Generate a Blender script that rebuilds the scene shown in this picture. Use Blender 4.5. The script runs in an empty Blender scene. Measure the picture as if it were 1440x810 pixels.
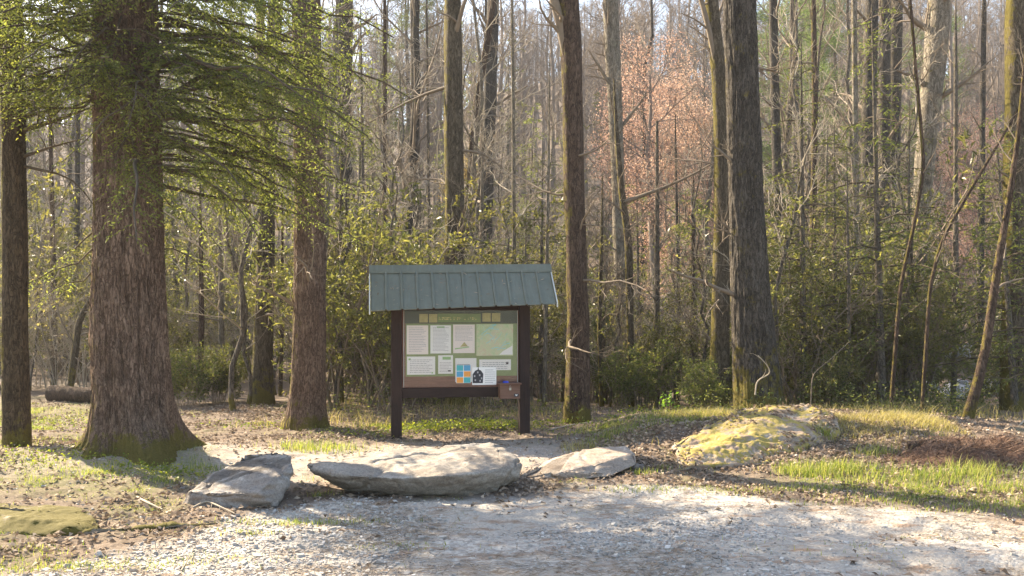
import bpy, bmesh, math
import numpy as np
from mathutils import Vector, Matrix

scene = bpy.context.scene
C = scene.collection
EYE, F = 1.6, 1250.0                      # eye height (m), focal length in px of the 1440 px wide photo
R = np.random.default_rng(11)
rad = math.radians

# ------------------------------------------------------------------ noise
def _h(i, j, k):
    n = (i * 374761393 + j * 668265263 + k * 2147483647 + 1013904223) & 0xFFFFFFFF
    n = ((n ^ (n >> 13)) * 1274126177) & 0xFFFFFFFF
    n = ((n ^ (n >> 16)) * 2246822519) & 0xFFFFFFFF
    return ((n ^ (n >> 15)) & 0xFFFFFF) / float(0xFFFFFF)

def vnoise(p):
    p = np.asarray(p, float)
    i = np.floor(p).astype(np.int64); f = p - i; f = f * f * (3 - 2 * f)
    x, y, z = i[..., 0], i[..., 1], i[..., 2]
    fx, fy, fz = f[..., 0], f[..., 1], f[..., 2]
    def L(a, b, t): return a + (b - a) * t
    c = lambda a, b, d: _h(x + a, y + b, z + d)
    return L(L(L(c(0,0,0), c(1,0,0), fx), L(c(0,1,0), c(1,1,0), fx), fy),
             L(L(c(0,0,1), c(1,0,1), fx), L(c(0,1,1), c(1,1,1), fx), fy), fz) * 2 - 1

def fbm(p, octv=4, gain=.5):
    p = np.asarray(p, float); s = 0; a = 1
    for o in range(octv):
        s = s + a * vnoise(p + 17.3 * o); p = p * 2.03; a *= gain
    return s

def sst(a, b, x):
    t = np.clip((np.asarray(x, float) - a) / (b - a), 0, 1)
    return t * t * (3 - 2 * t)

def nrm(v):
    return v / np.maximum(np.linalg.norm(v, axis=-1, keepdims=True), 1e-9)

# ------------------------------------------------------------------ terrain
def gz(x, y):
    x = np.asarray(x, float); y = np.asarray(y, float)
    p = np.stack([x, y, np.zeros_like(x)], -1)
    z = 0.05 * fbm(p * .45, 3) + 0.018 * fbm(p * 2.3 + 5, 3)
    z = z * (0.35 + 0.65 * sst(7.5, 10, y))
    z = z + 0.33 * sst(.5, 1.9, x) * (1 - .55 * sst(4.2, 7, x)) * sst(8.8, 11.6, y + .25 * fbm(p * .8 + 9, 2)) * (1 - sst(12.0, 14.4, y))
    z = z + 0.13 * np.exp(-((x + 4.25) / 1.3) ** 2 - ((y - 10.2) / 1.2) ** 2)
    z = z + 0.10 * sst(-3.0, -5.5, x) * sst(5, 7, y) * (1 - sst(10, 13, y))
    z = z - 1.9 * sst(14.5, 32, y) * sst(-5, 5, x)
    slope = 0.27 + 0.10 * sst(-30, 18, x)
    d = y - 44 + 3 * fbm(p * .05, 2)
    hill = slope * (np.logaddexp(0, d / 6.0) * 6.0)
    z = z + np.minimum(hill, 60 + 0 * hill) + 1.2 * fbm(p * .035 + 3, 3) * sst(40, 70, y)
    return z

def g1(x, y): return float(gz(x, y))
def wx(px, Y): return (px - 720) / F * Y
def wz(py, Y): return EYE - (py - 450) / F * Y
def P3(px, py, Y): return (wx(px, Y), Y, wz(py, Y))

EDGE_X = [-9, -4.5, -2.9, -2.4, -2.0, -.2, 1.2, 2.4, 4.0, 7, 12]
EDGE_Y = [1.0, 4.3, 6.0, 7.0, 7.75, 8.15, 8.45, 7.85, 6.95, 5.4, 4.4]
def gravel_mask(x, y):
    p = np.stack([x, y, np.zeros_like(x)], -1)
    e = np.interp(x, EDGE_X, EDGE_Y) + .35 * fbm(p * 1.1, 3) + .12 * fbm(p * 5, 2)
    m = sst(.35, -.35, y - e)
    path = np.exp(-((y - 22.3 - .1 * (x + 10)) / 1.3) ** 4) * sst(-6.5, -8, x)
    return np.clip(m + .62 * path, 0, 1)
def dirt_mask(x, y):                       # trodden bare path passing behind the stones
    p = np.stack([x, y, np.zeros_like(x)], -1)
    m = np.exp(-((y - 10.3 - .12 * x + .3 * fbm(p * .7, 2)) / 1.25) ** 4) * sst(-7, -3.4, x) * sst(1.4, .3, x)
    return np.clip(m, 0, 1)

# ------------------------------------------------------------------ mesh building
def crown_of(w, l, mats, root):
    for k, q in enumerate(l.f4): w.f4.append(q + w.n); w.m4.append(l.m4[k] + 1)
    for k, q in enumerate(l.f3): w.f3.append(q + w.n); w.m3.append(l.m3[k] + 1)
    w.v += l.v; w.t += l.t; w.n += l.n
    return w.obj('crown', mats, root)
class MB:
    def __init__(s): s.v = []; s.t = []; s.f4 = []; s.f3 = []; s.m4 = []; s.m3 = []; s.n = 0
    def add(s, v, quads=None, tris=None, tint=0.5, mat=0):
        v = np.asarray(v, float).reshape(-1, 3); k = len(v)
        s.v.append(v); s.t.append(np.broadcast_to(np.asarray(tint, float), (k,)).copy())
        if quads is not None and len(quads):
            q = np.asarray(quads, np.int64).reshape(-1, 4) + s.n; s.f4.append(q); s.m4.append(np.full(len(q), mat))
        if tris is not None and len(tris):
            q = np.asarray(tris, np.int64).reshape(-1, 3) + s.n; s.f3.append(q); s.m3.append(np.full(len(q), mat))
        s.n += k
    def mesh(s, name, mats, smooth=True):
        me = bpy.data.meshes.new(name)
        if s.n == 0: return me
        V = np.concatenate(s.v); T = np.concatenate(s.t)
        q = np.concatenate(s.f4) if s.f4 else np.zeros((0, 4), np.int64)
        t = np.concatenate(s.f3) if s.f3 else np.zeros((0, 3), np.int64)
        mi = np.concatenate([*(s.m4 or [np.zeros(0)]), *(s.m3 or [np.zeros(0)])]).astype(np.int32)
        me.vertices.add(len(V)); me.vertices.foreach_set('co', V.astype(np.float32).ravel())
        L = np.concatenate([q.ravel(), t.ravel()]).astype(np.int32)
        me.loops.add(len(L)); me.loops.foreach_set('vertex_index', L)
        tot = np.concatenate([np.full(len(q), 4), np.full(len(t), 3)]).astype(np.int32)
        st = np.concatenate([[0], np.cumsum(tot)[:-1]]).astype(np.int32)
        me.polygons.add(len(tot)); me.polygons.foreach_set('loop_start', st); me.polygons.foreach_set('loop_total', tot)
        me.polygons.foreach_set('use_smooth', np.full(len(tot), smooth, bool))
        for m in (mats if isinstance(mats, (list, tuple)) else [mats]): me.materials.append(m)
        me.polygons.foreach_set('material_index', mi)
        a = me.attributes.new('tint', 'FLOAT', 'POINT'); a.data.foreach_set('value', T.astype(np.float32))
        me.update(calc_edges=True)
        return me
    def obj(s, name, mats, parent=None, smooth=True, loc=None):
        o = bpy.data.objects.new(name, s.mesh(name, mats, smooth)); C.objects.link(o)
        if parent is not None: o.parent = parent
        if loc is not None: o.location = loc
        return o

def attr(me, name, vals):
    a = me.attributes.new(name, 'FLOAT', 'POINT'); a.data.foreach_set('value', np.asarray(vals, np.float32))

def tag(o, label=None, cat=None, group=None, kind=None):
    if label: o['label'] = label
    if cat: o['category'] = cat
    if group: o['group'] = group
    if kind: o['kind'] = kind
    return o
def thing(name, label, cat, loc=(0, 0, 0), rz=0, group=None):
    o = bpy.data.objects.new(name, None); C.objects.link(o); o.empty_display_size = .2
    o.location = loc; o.rotation_euler = (0, 0, rz)
    return tag(o, label, cat, group)
def copy_tree(root, loc, rz, s=1.0, label=None, cat=None, group=None, first=False, tilt=(0, 0)):
    r = root
    if not first:
        r = root.copy(); C.objects.link(r)
        for ch in root.children:
            c = ch.copy(); C.objects.link(c); c.parent = r
    r.location = loc; r.rotation_euler = (tilt[0], tilt[1], rz)
    r.scale = s if isinstance(s, tuple) else (s, s, s)
    return tag(r, label, cat, group)

def tubes(mb, P, Rr, S=5, tint=.5, mat=0, cap=False):
    P = np.asarray(P, float); Rr = np.asarray(Rr, float)
    M, K, _ = P.shape
    if M == 0: return
    T = nrm(np.gradient(P, axis=1))
    mean = nrm(P[:, -1] - P[:, 0])
    ref = np.where(np.abs(mean[:, 2:3]) > .8, np.array([[1., 0, 0]]), np.array([[0, 0, 1.]]))[:, None, :]
    U = nrm(np.cross(T, np.broadcast_to(ref, T.shape))); W = np.cross(T, U)
    a = np.arange(S) / S * 2 * math.pi
    V = P[:, :, None, :] + Rr[:, :, None, None] * (U[:, :, None, :] * np.cos(a)[None, None, :, None] + W[:, :, None, :] * np.sin(a)[None, None, :, None])
    m, k, s = np.meshgrid(np.arange(M), np.arange(K - 1), np.arange(S), indexing='ij')
    b = lambda kk, ss: (m * K + kk) * S + ss
    q = np.stack([b(k, s), b(k, (s + 1) % S), b(k + 1, (s + 1) % S), b(k + 1, s)], -1)[..., ::-1]
    tt = np.broadcast_to(np.asarray(tint, float), (M,)) if np.ndim(tint) else np.full(M, tint)
    mb.add(V.reshape(-1, 3), q.reshape(-1, 4), tint=np.repeat(tt, K * S), mat=mat)

def kids(P, Rr, n, t0=.3, t1=1., ang=(35, 70), ln=(.4, .8), up=.2, wig=.12, K=4, rr=.5, taper=.25, plane=None, minr=.003, rng=R):
    """n child branches on each parent path"""
    M, K0, _ = P.shape
    if M == 0: return np.zeros((0, K, 3)), np.zeros((0, K))
    t = t0 + (t1 - t0) * (np.arange(n)[None, :] + rng.random((M, n))) / n
    fi = t * (K0 - 1); i = np.minimum(fi.astype(int), K0 - 2); f = (fi - i)[..., None]
    mi = np.arange(M)[:, None]
    o = P[mi, i] * (1 - f) + P[mi, i + 1] * f
    r0 = Rr[mi, i] * (1 - f[..., 0]) + Rr[mi, i + 1] * f[..., 0]
    tan = nrm(P[mi, i + 1] - P[mi, i])
    rnd = nrm(rng.normal(size=tan.shape)); perp = nrm(rnd - (rnd * tan).sum(-1, keepdims=True) * tan)
    if plane is not None:
        perp[..., 2] *= plane; perp = nrm(perp)
    a = np.radians(rng.uniform(ang[0], ang[1], t.shape))[..., None]
    d = nrm(tan * np.cos(a) + perp * np.sin(a))
    L = rng.uniform(ln[0], ln[1], t.shape)[..., None] * (1.15 - .7 * t[..., None])
    s = np.linspace(0, 1, K)
    out = np.zeros(t.shape + (K, 3)); out[..., 0, :] = o
    cur = o; dd = d
    for k in range(1, K):
        dd = nrm(dd + rng.normal(size=d.shape) * wig + np.array([0, 0, up]) / K)
        cur = cur + dd * L / (K - 1); out[..., k, :] = cur
    rad_ = np.maximum(r0[..., None] * rr, minr) * (1 - (1 - taper) * s)
    rad_ = np.maximum(rad_, minr * .6)
    return out.reshape(-1, K, 3), rad_.reshape(-1, K)

def leaves(mb, c, d, ln, w, up=None, jit=.6, tint=None, mat=0, rng=R, bend=.15):
    """one kite shaped face per leaf, from point c along direction d"""
    n = len(c)
    if n == 0: return
    d = nrm(d)
    nn = nrm((np.array([0, 0, 1.]) if up is None else up) + rng.normal(size=(n, 3)) * jit)
    side = nrm(np.cross(d, nn)); nn = np.cross(side, d)
    ln = np.broadcast_to(ln, (n,))[:, None]; w = np.broadcast_to(w, (n,))[:, None]
    mid = c + d * ln * .5
    V = np.stack([c, mid + side * w * .5 + nn * ln * bend * .5, c + d * ln - nn * ln * bend, mid - side * w * .5 + nn * ln * bend * .5], 1)
    tn = rng.random(n) if tint is None else np.broadcast_to(tint, (n,))
    mb.add(V.reshape(-1, 3), np.arange(4 * n).reshape(-1, 4), tint=np.repeat(tn, 4), mat=mat)

# ------------------------------------------------------------------ materials
class NT:
    def __init__(s, name):
        s.m = bpy.data.materials.new(name); s.m.use_nodes = True
        s.t = s.m.node_tree; s.t.nodes.clear(); s.out = s.n('ShaderNodeOutputMaterial')
    def n(s, typ, **kw):
        nd = s.t.nodes.new(typ)
        for k, v in kw.items(): setattr(nd, k, v)
        return nd
    def l(s, a, b): s.t.links.new(a, b)
    def coords(s, scale=(1, 1, 1), kind='Object'):
        tc = s.n('ShaderNodeTexCoord'); mp = s.n('ShaderNodeMapping'); mp.inputs['Scale'].default_value = scale
        s.l(tc.outputs[kind], mp.inputs['Vector']); return mp.outputs[0]
    def noise(s, vec, scale, detail=5, rough=.6, dist=0):
        nd = s.n('ShaderNodeTexNoise'); nd.inputs['Scale'].default_value = scale
        nd.inputs['Detail'].default_value = detail; nd.inputs['Roughness'].default_value = rough; nd.inputs['Distortion'].default_value = dist
        if vec is not None: s.l(vec, nd.inputs['Vector'])
        return nd.outputs['Fac']
    def ramp(s, fac, stops, interp='LINEAR'):
        nd = s.n('ShaderNodeValToRGB'); nd.color_ramp.interpolation = interp; e = nd.color_ramp.elements
        while len(e) < len(stops): e.new(.5)
        for el, (p, c) in zip(e, stops):
            el.position = p; el.color = (*c, 1) if not np.isscalar(c) else (c, c, c, 1)
        s.l(fac, nd.inputs[0]); return nd.outputs[0]
    def mix(s, fac, a, b, blend='MIX'):
        nd = s.n('ShaderNodeMix', data_type='RGBA', blend_type=blend)
        for k, v in ((0, fac), (6, a), (7, b)):
            sock = nd.inputs[k]
            if isinstance(v, (tuple, list)): sock.default_value = (*v, 1)
            elif isinstance(v, (int, float)): sock.default_value = v if k == 0 else (v, v, v, 1)
            else: s.l(v, sock)
        return nd.outputs[2]
    def math(s, op, a, b=0., c=None, clamp=False):
        nd = s.n('ShaderNodeMath', operation=op, use_clamp=clamp)
        for i, v in enumerate((a, b) if c is None else (a, b, c)):
            if isinstance(v, (int, float)): nd.inputs[i].default_value = v
            else: s.l(v, nd.inputs[i])
        return nd.outputs[0]
    def attr(s, name): return s.n('ShaderNodeAttribute', attribute_name=name).outputs['Fac']
    def sep(s, vec):
        nd = s.n('ShaderNodeSeparateXYZ'); s.l(vec, nd.inputs[0]); return nd.outputs
    def bump(s, h, strength=.5, dist=.02, prev=None):
        nd = s.n('ShaderNodeBump'); nd.inputs['Strength'].default_value = strength; nd.inputs['Distance'].default_value = dist
        s.l(h, nd.inputs['Height'])
        if prev is not None: s.l(prev, nd.inputs['Normal'])
        return nd.outputs[0]
    def bsdf(s, col, rough=.8, normal=None, spec=.3, metal=0.):
        nd = s.n('ShaderNodeBsdfPrincipled')
        if isinstance(col, (tuple, list)): nd.inputs['Base Color'].default_value = (*col, 1)
        else: s.l(col, nd.inputs['Base Color'])
        if isinstance(rough, (int, float)): nd.inputs['Roughness'].default_value = rough
        else: s.l(rough, nd.inputs['Roughness'])
        nd.inputs['Specular IOR Level'].default_value = spec; nd.inputs['Metallic'].default_value = metal
        if normal is not None: s.l(normal, nd.inputs['Normal'])
        return nd.outputs[0]
    def done(s, sh): s.l(sh, s.out.inputs['Surface']); return s.m

def bark_mat(name, dark, light, moss=(.15, .125, .026), moss_h=0., moss_left=0., scale=1.0, patch=None, bump=.9):
    t = NT(name); v = t.coords((1, 1, .26)); v2 = t.coords((1, 1, 1))
    a = t.noise(v, 26 * scale, 8, .72, .9); b = t.noise(v2, 2.2, 4, .6); c = t.noise(v2, 60, 3, .6)
    col = t.ramp(a, [(.32, [x * .55 for x in dark]), (.5, dark), (.68, light)])
    col = t.mix(t.ramp(b, [(.35, 0.), (.7, .6)]), col, [x * .8 + y * .35 for x, y in zip(light, dark)])
    col = t.mix(t.math('MULTIPLY', t.ramp(c, [(.5, 0.), (.75, 1.)]), .35), col, light)
    f1 = t.math('ABSOLUTE', t.math('SUBTRACT', t.noise(v, 13 * scale, 4, .6, 1.2), .5)); f2 = t.math('ABSOLUTE', t.math('SUBTRACT', t.noise(v, 24 * scale, 3, .6, .8), .5))
    fur = t.math('MAXIMUM', t.ramp(f1, [(.0, 1.), (.055, 0.)]), t.math('MULTIPLY', t.ramp(f2, [(.0, 1.), (.05, 0.)]), .7))
    col = t.mix(t.math('MULTIPLY', fur, .8), col, [x * .28 for x in dark])
    if patch: col = t.mix(t.ramp(t.noise(v2, 3.5, 3), [(.6, 0.), (.7, .8)]), col, patch)
    if moss_h or moss_left:
        z = t.sep(t.coords())[2]; nx = t.sep(t.n('ShaderNodeNewGeometry').outputs['Normal'])[0]
        mh = t.math('SUBTRACT', 1., t.math('DIVIDE', z, max(moss_h, .01)))
        ml = t.math('MULTIPLY', t.math('SUBTRACT', t.math('MULTIPLY', nx, -1.), .35), moss_left)
        m = t.math('MAXIMUM', mh, ml) if moss_left else mh
        nz = t.math('MULTIPLY', t.math('SUBTRACT', t.noise(v2, 5, 6, .7), .5), 3.2)
        m = t.math('ADD', m, t.math('ADD', nz, t.math('MULTIPLY', t.math('SUBTRACT', a, .5), 1.8)), clamp=True)
        m = t.ramp(m, [(.35, 0.), (.7, .88)])
        col = t.mix(m, col, t.mix(c, [x * .55 for x in moss], [x * 1.35 for x in moss]))
    h = t.math('SUBTRACT', t.math('ADD', a, t.math('MULTIPLY', c, .25)), t.math('MULTIPLY', fur, .9))
    return t.done(t.bsdf(col, .92, t.bump(h, bump, .014), .15))

def leaf_mat(name, c0, c1, c2, trans=.4, rough=.55, spec=.3, tcol=None):
    t = NT(name); f = t.attr('tint'); oi = t.n('ShaderNodeObjectInfo').outputs['Random']
    col = t.ramp(f, [(0., c0), (.5, c1), (1., c2)])
    hs = t.n('ShaderNodeHueSaturation'); t.l(col, hs.inputs['Color'])
    t.l(t.math('ADD', t.math('MULTIPLY', oi, .5), .75), hs.inputs['Value'])
    t.l(t.math('ADD', t.math('MULTIPLY', oi, .03), .485), hs.inputs['Hue']); col = hs.outputs[0]
    p = t.bsdf(col, rough, None, spec)
    tr = t.n('ShaderNodeBsdfTranslucent'); t.l(t.mix(1., col, tcol or (1.5, 1.5, .8), 'MULTIPLY'), tr.inputs[0])
    mx = t.n('ShaderNodeMixShader'); mx.inputs[0].default_value = trans
    t.l(p, mx.inputs[1]); t.l(tr.outputs[0], mx.inputs[2])
    return t.done(mx.outputs[0])

def plain(name, col, rough=.8, spec=.3, var=.25, scale=30, bump=.0, metal=0.):
    t = NT(name); v = t.coords(); a = t.noise(v, scale, 4)
    c = t.mix(a, [x * (1 - var) for x in col], [min(1, x * (1 + var)) for x in col])
    return t.done(t.bsdf(c, rough, t.bump(a, bump, .01) if bump else None, spec, metal))

def stone_mat(name, c0, c1, c2, strata=(2, 2, 9), moss=None, moss_amt=.5, lichen=0., rot=(0, .2, 0), litter=None):
    t = NT(name); tc = t.n('ShaderNodeTexCoord'); mp = t.n('ShaderNodeMapping')
    mp.inputs['Scale'].default_value = strata; mp.inputs['Rotation'].default_value = rot
    t.l(tc.outputs['Object'], mp.inputs['Vector']); v = mp.outputs[0]; v2 = tc.outputs['Object']
    a = t.noise(v, 2.2, 7, .65, .6); b = t.noise(v2, 3.0, 5, .6); c = t.noise(v2, 45, 4, .7)
    col = t.ramp(a, [(.3, c0), (.5, c1), (.7, c2)])
    col = t.mix(t.ramp(b, [(.42, 0.), (.62, .75)]), col, [x * .8 for x in c1[:]])
    col = t.mix(t.math('MULTIPLY', t.ramp(c, [(.35, 1.), (.55, 0.)]), .5), col, [x * .45 for x in c0])
    if lichen: col = t.mix(t.math('MULTIPLY', t.ramp(t.noise(v2, 6, 5, .65), [(.58, 0.), (.64, 1.)]), lichen), col, (.50, .52, .47))
    d_ = t.noise(v2, 140, 3, .7); col = t.mix(t.math('MULTIPLY', t.ramp(d_, [(.5, 0.), (.7, 1.)]), .3), col, [min(1, x * 1.5) for x in c2])
    h = t.math('ADD', t.math('ADD', t.math('MULTIPLY', a, 1.4), t.math('MULTIPLY', d_, .18)), t.math('MULTIPLY', c, .45))
    if moss is not None:
        nz = t.sep(t.n('ShaderNodeNewGeometry').outputs['Normal'])[2]
        m = t.math('ADD', t.math('MULTIPLY', nz, .45), t.math('MULTIPLY', t.math('SUBTRACT', t.noise(v2, 3.2, 6, .7), .5), 3.0))
        m = t.math('ADD', m, moss_amt - .5); m = t.ramp(m, [(.3, 0.), (.48, 1.)])
        mc = t.mix(t.noise(v2, 90, 4, .7), [x * .5 for x in moss], [x * 1.4 for x in moss])
        col = t.mix(m, col, mc)
        h = t.math('ADD', h, t.math('MULTIPLY', t.math('MULTIPLY', m, t.noise(v2, 70, 4, .8)), .9))
    if litter is not None:
        lf = t.ramp(t.noise(v2, 5.5, 6, .75), [(.52, 0.), (.58, 1.)])
        lc = t.mix(t.noise(v2, 60, 3, .8), [x * .6 for x in litter], [x * 1.3 for x in litter])
        col = t.mix(lf, col, lc)
    return t.done(t.bsdf(col, .85, t.bump(h, .8, .010), .25))

M = {}
M['bark_brown'] = bark_mat('bark_brown', (.165, .108, .08), (.32, .235, .178), moss_h=.30, moss_left=.75, scale=1.5)
M['bark_hemlock'] = bark_mat('bark_hemlock', (.075, .055, .035), (.15, .11, .075), moss_h=.5, moss_left=1.5)
M['bark_grey'] = bark_mat('bark_grey', (.075, .064, .054), (.17, .15, .125), moss_h=1.5, moss_left=.1, scale=1.2)
M['bark_log'] = bark_mat('bark_log', (.08, .055, .04), (.18, .125, .09))
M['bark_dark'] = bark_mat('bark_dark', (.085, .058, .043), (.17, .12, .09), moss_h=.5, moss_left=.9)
M['bark_moss'] = bark_mat('bark_moss', (.10, .08, .055), (.2, .165, .12), moss_h=.8, moss_left=1.3)
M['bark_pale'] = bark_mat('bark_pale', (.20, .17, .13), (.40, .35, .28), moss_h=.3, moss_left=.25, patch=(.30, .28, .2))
M['bark_plain'] = bark_mat('bark_plain', (.13, .11, .09), (.27, .235, .19), moss_h=.4, moss_left=.3)
M['twig'] = plain('twig', (.20, .16, .12), .85, .2, .35, 6)
M['twig_pale'] = plain('twig_pale', (.36, .31, .24), .8, .2, .3, 6)
M['twig_dark'] = plain('twig_dark', (.09, .07, .05), .9, .2, .3, 6)
M['far_twig'] = plain('far_twig', (.20, .165, .14), .9, .1, .25, .7)
M['hemlock'] = leaf_mat('hemlock', (.065, .09, .035), (.125, .145, .05), (.23, .225, .07), .6)
M['hemlock_young'] = leaf_mat('hemlock_young', (.065, .085, .03), (.12, .14, .05), (.20, .205, .07), .55)
M['laurel'] = leaf_mat('laurel', (.075, .085, .035), (.14, .14, .055), (.24, .22, .09), .55, .38, .5)
M['rhodo'] = leaf_mat('rhodo', (.06, .075, .035), (.10, .115, .05), (.17, .17, .07), .42, .36, .5)
M['privet'] = leaf_mat('privet', (.06, .085, .03), (.11, .13, .045), (.21, .21, .08), .45, .6)
M['pine'] = leaf_mat('pine', (.07, .10, .045), (.11, .145, .06), (.17, .2, .08), .4)
M['redbud'] = leaf_mat('redbud', (.36, .22, .17), (.46, .31, .25), (.54, .41, .35), .4, .7, .1, (1.1, 1, .9))
M['yellowbud'] = leaf_mat('yellowbud', (.30, .24, .08), (.38, .31, .11), (.44, .38, .16), .4, .7, .1, (1.2, 1.1, .8))
M['grass'] = leaf_mat('grass', (.11, .16, .025), (.20, .235, .05), (.40, .36, .16), .45, .6)
M['drygrass'] = leaf_mat('drygrass', (.26, .24, .08), (.40, .35, .15), (.52, .45, .27), .4, .7)
M['litter'] = leaf_mat('litter', (.155, .11, .075), (.285, .215, .155), (.46, .375, .285), .15, .8, .15, (1, 1, 1))
M['weed'] = leaf_mat('weed', (.08, .14, .02), (.18, .22, .03), (.30, .32, .05), .45, .5)
M['bright_leaf'] = leaf_mat('bright_leaf', (.09, .20, .03), (.14, .28, .04), (.2, .34, .06), .5, .5)

# ------------------------------------------------------------------ ground (one sheet, split into ground / gravel / path faces)
def spaced(segs):
    out = [segs[0][0]]
    for a, b, n in segs: out += list(a + (b - a) * (np.arange(1, n + 1) / n))
    return np.array(out)
xs = spaced([(-260, -60, 40), (-60, -14, 60), (-14, -6.5, 80), (-6.5, 6.5, 420), (6.5, 14, 80), (14, 60, 60), (60, 260, 40)])
ys = spaced([(-70, 0, 30), (0, 4.8, 60), (4.8, 13.5, 330), (13.5, 24, 120), (24, 60, 90), (60, 320, 90)])
X, Y = np.meshgrid(xs, ys, indexing='xy')
Z = gz(X, Y)
gm = gravel_mask(X, Y); dm = dirt_mask(X, Y)
near = (np.abs(X) < 8) & (Y > 3) & (Y < 16)
pp = np.stack([X, Y, np.zeros_like(X)], -1)
fine = .010 * fbm(pp * 9, 3) * gm + .016 * fbm(pp * 6 + 3, 4) * (1 - gm)
Z = Z + np.where(near, fine, 0)
# worn wheel tracks and hummocks in the gravel
Z = Z + np.where(near, gm * .02 * np.sin(Y * 5.2 + X * .5 + fbm(pp * .6, 2)), 0)
nx, ny = len(xs), len(ys)
ii, jj = np.meshgrid(np.arange(nx - 1), np.arange(ny - 1), indexing='xy')
quad = np.stack([jj * nx + ii, jj * nx + ii + 1, (jj + 1) * nx + ii + 1, (jj + 1) * nx + ii], -1).reshape(-1, 4)
V = np.stack([X, Y, Z], -1).reshape(-1, 3)
def grass_mask(x, y):
    p = np.stack([x, y, np.zeros_like(x)], -1); n = fbm(p * 1.6 + 2, 4)
    right = sst(2.1, 3.0, x) * np.exp(-((y - np.interp(x, [2, 3, 4.3, 6], [9.0, 8.6, 7.9, 7.6])) / .75) ** 2)
    bank = np.exp(-((y - 11.5) / .8) ** 2) * sst(.7, 1.2, x) * sst(4.5, 3.5, x)
    left = sst(-2.6, -3.4, x) * sst(11.0, 9.5, y) * .8
    kio = np.exp(-((x + .6) / 1.3) ** 2 - ((y - 13.1) / .45) ** 2)
    far = sst(-6, -7.5, x) * np.exp(-((y - 14) / 3.5) ** 2)
    return np.clip((right * .8 + bank + left * .75 + kio + far) + .55 * n - .15, 0, 1)
grm = grass_mask(X, Y)

def ground_mat():
    t = NT('ground_surface'); v = t.coords((1, 1, 1), 'Object')
    g, d, gr = t.attr('gravel'), t.attr('dirt'), t.attr('grassy')
    big = t.noise(v, .9, 5, .6); mid = t.noise(v, 6, 6, .7); fin = t.noise(v, 40, 5, .75)
    vor = t.n('ShaderNodeTexVoronoi'); vor.inputs['Scale'].default_value = 38; vor.inputs['Randomness'].default_value = 1
    t.l(v, vor.inputs['Vector'])
    litter = t.ramp(fin, [(.3, (.08, .06, .045)), (.5, (.17, .13, .10)), (.7, (.31, .25, .195))])
    litter = t.mix(t.ramp(mid, [(.4, 0.), (.65, .7)]), litter, (.14, .108, .082))
    soil = t.ramp(fin, [(.3, (.28, .23, .19)), (.55, (.40, .35, .30)), (.75, (.52, .46, .41))])
    col = t.mix(t.math('MULTIPLY', d, t.ramp(mid, [(.3, .5), (.6, 1.)])), litter, soil)
    gcol = t.mix(t.ramp(fin, [(.35, 0.), (.65, 1.)]), (.10, .12, .03), (.20, .20, .07))
    col = t.mix(t.math('MULTIPLY', gr, t.ramp(mid, [(.35, .15), (.65, .9)])), col, gcol)
    stone = t.ramp(t.sep(vor.outputs['Color'])[0], [(0., (.25, .23, .21)), (.5, (.40, .375, .345)), (1., (.58, .56, .52))])
    dust = t.ramp(fin, [(.3, (.30, .265, .225)), (.6, (.44, .40, .35)), (.8, (.56, .52, .46))])
    gravel = t.mix(t.ramp(big, [(.36, .25), (.54, .95)]), stone, dust)
    straw = t.ramp(t.noise(t.coords((1, 3.2, 1)), 2.2, 7, .75), [(.51, 0.), (.62, .8)])
    gravel = t.mix(straw, gravel, t.mix(fin, (.16, .09, .05), (.36, .25, .17)))
    col = t.mix(g, col, gravel)
    # forest floor far off: brown leaf carpet with green
    yy = t.sep(v)[1]; far = t.ramp(t.math('DIVIDE', yy, 60.), [(.25, 0.), (.5, 1.)])
    fcol = t.mix(t.ramp(t.noise(v, .25, 6, .7), [(.4, 0.), (.65, 1.)]), (.10, .075, .055), (.17, .13, .10))
    col = t.mix(far, col, fcol)
    h = t.math('ADD', t.math('MULTIPLY', fin, .7), t.math('MULTIPLY', vor.outputs['Distance'], t.math('MULTIPLY', g, -.8)))
    n = t.bump(h, .9, .010, t.bump(mid, .6, .04))
    return t.done(t.bsdf(col, .95, n, .12))
M['ground'] = ground_mat()
qm = gm.reshape(-1)[quad].mean(1); qc = V[quad].mean(1)
sel_road = (qm > .5) & (qc[:, 1] < 12); sel_path = (qm > .5) & (qc[:, 1] >= 12)
for nm, sel in (('ground', ~(sel_road | sel_path)), ('gravel_road', sel_road), ('path', sel_path)):
    q = quad[sel]; used, inv = np.unique(q, return_inverse=True)
    mb = MB(); mb.add(V[used], inv.reshape(-1, 4)); o = mb.obj(nm, M['ground'])
    for k, a in (('gravel', gm), ('dirt', dm), ('grassy', grm)): attr(o.data, k, a.reshape(-1)[used])
    tag(o, kind='structure')

# stream, seen in glints low on the right
t = NT('stream_water'); nb = t.bump(t.noise(t.coords((1, 1, 1)), 1.6, 5, .6), .5, .12)
M['water'] = t.done(t.bsdf((.10, .12, .12), .12, nb, .6))
sx = np.linspace(4, 60, 60); mb = MB()
sy = 34.0 + .10 * (sx - 15) + .8 * np.sin(sx * .25); sw = 2.0 + .5 * np.sin(sx * .7)
sz = -1.70
mb.add(np.concatenate([np.stack([sx, sy - sw, np.full(60, sz)], 1), np.stack([sx, sy + sw, np.full(60, sz)], 1)]),
       [(i, i + 1, 61 + i, 60 + i) for i in range(59)])
tag(mb.obj('stream', M['water']), kind='structure')

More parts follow.
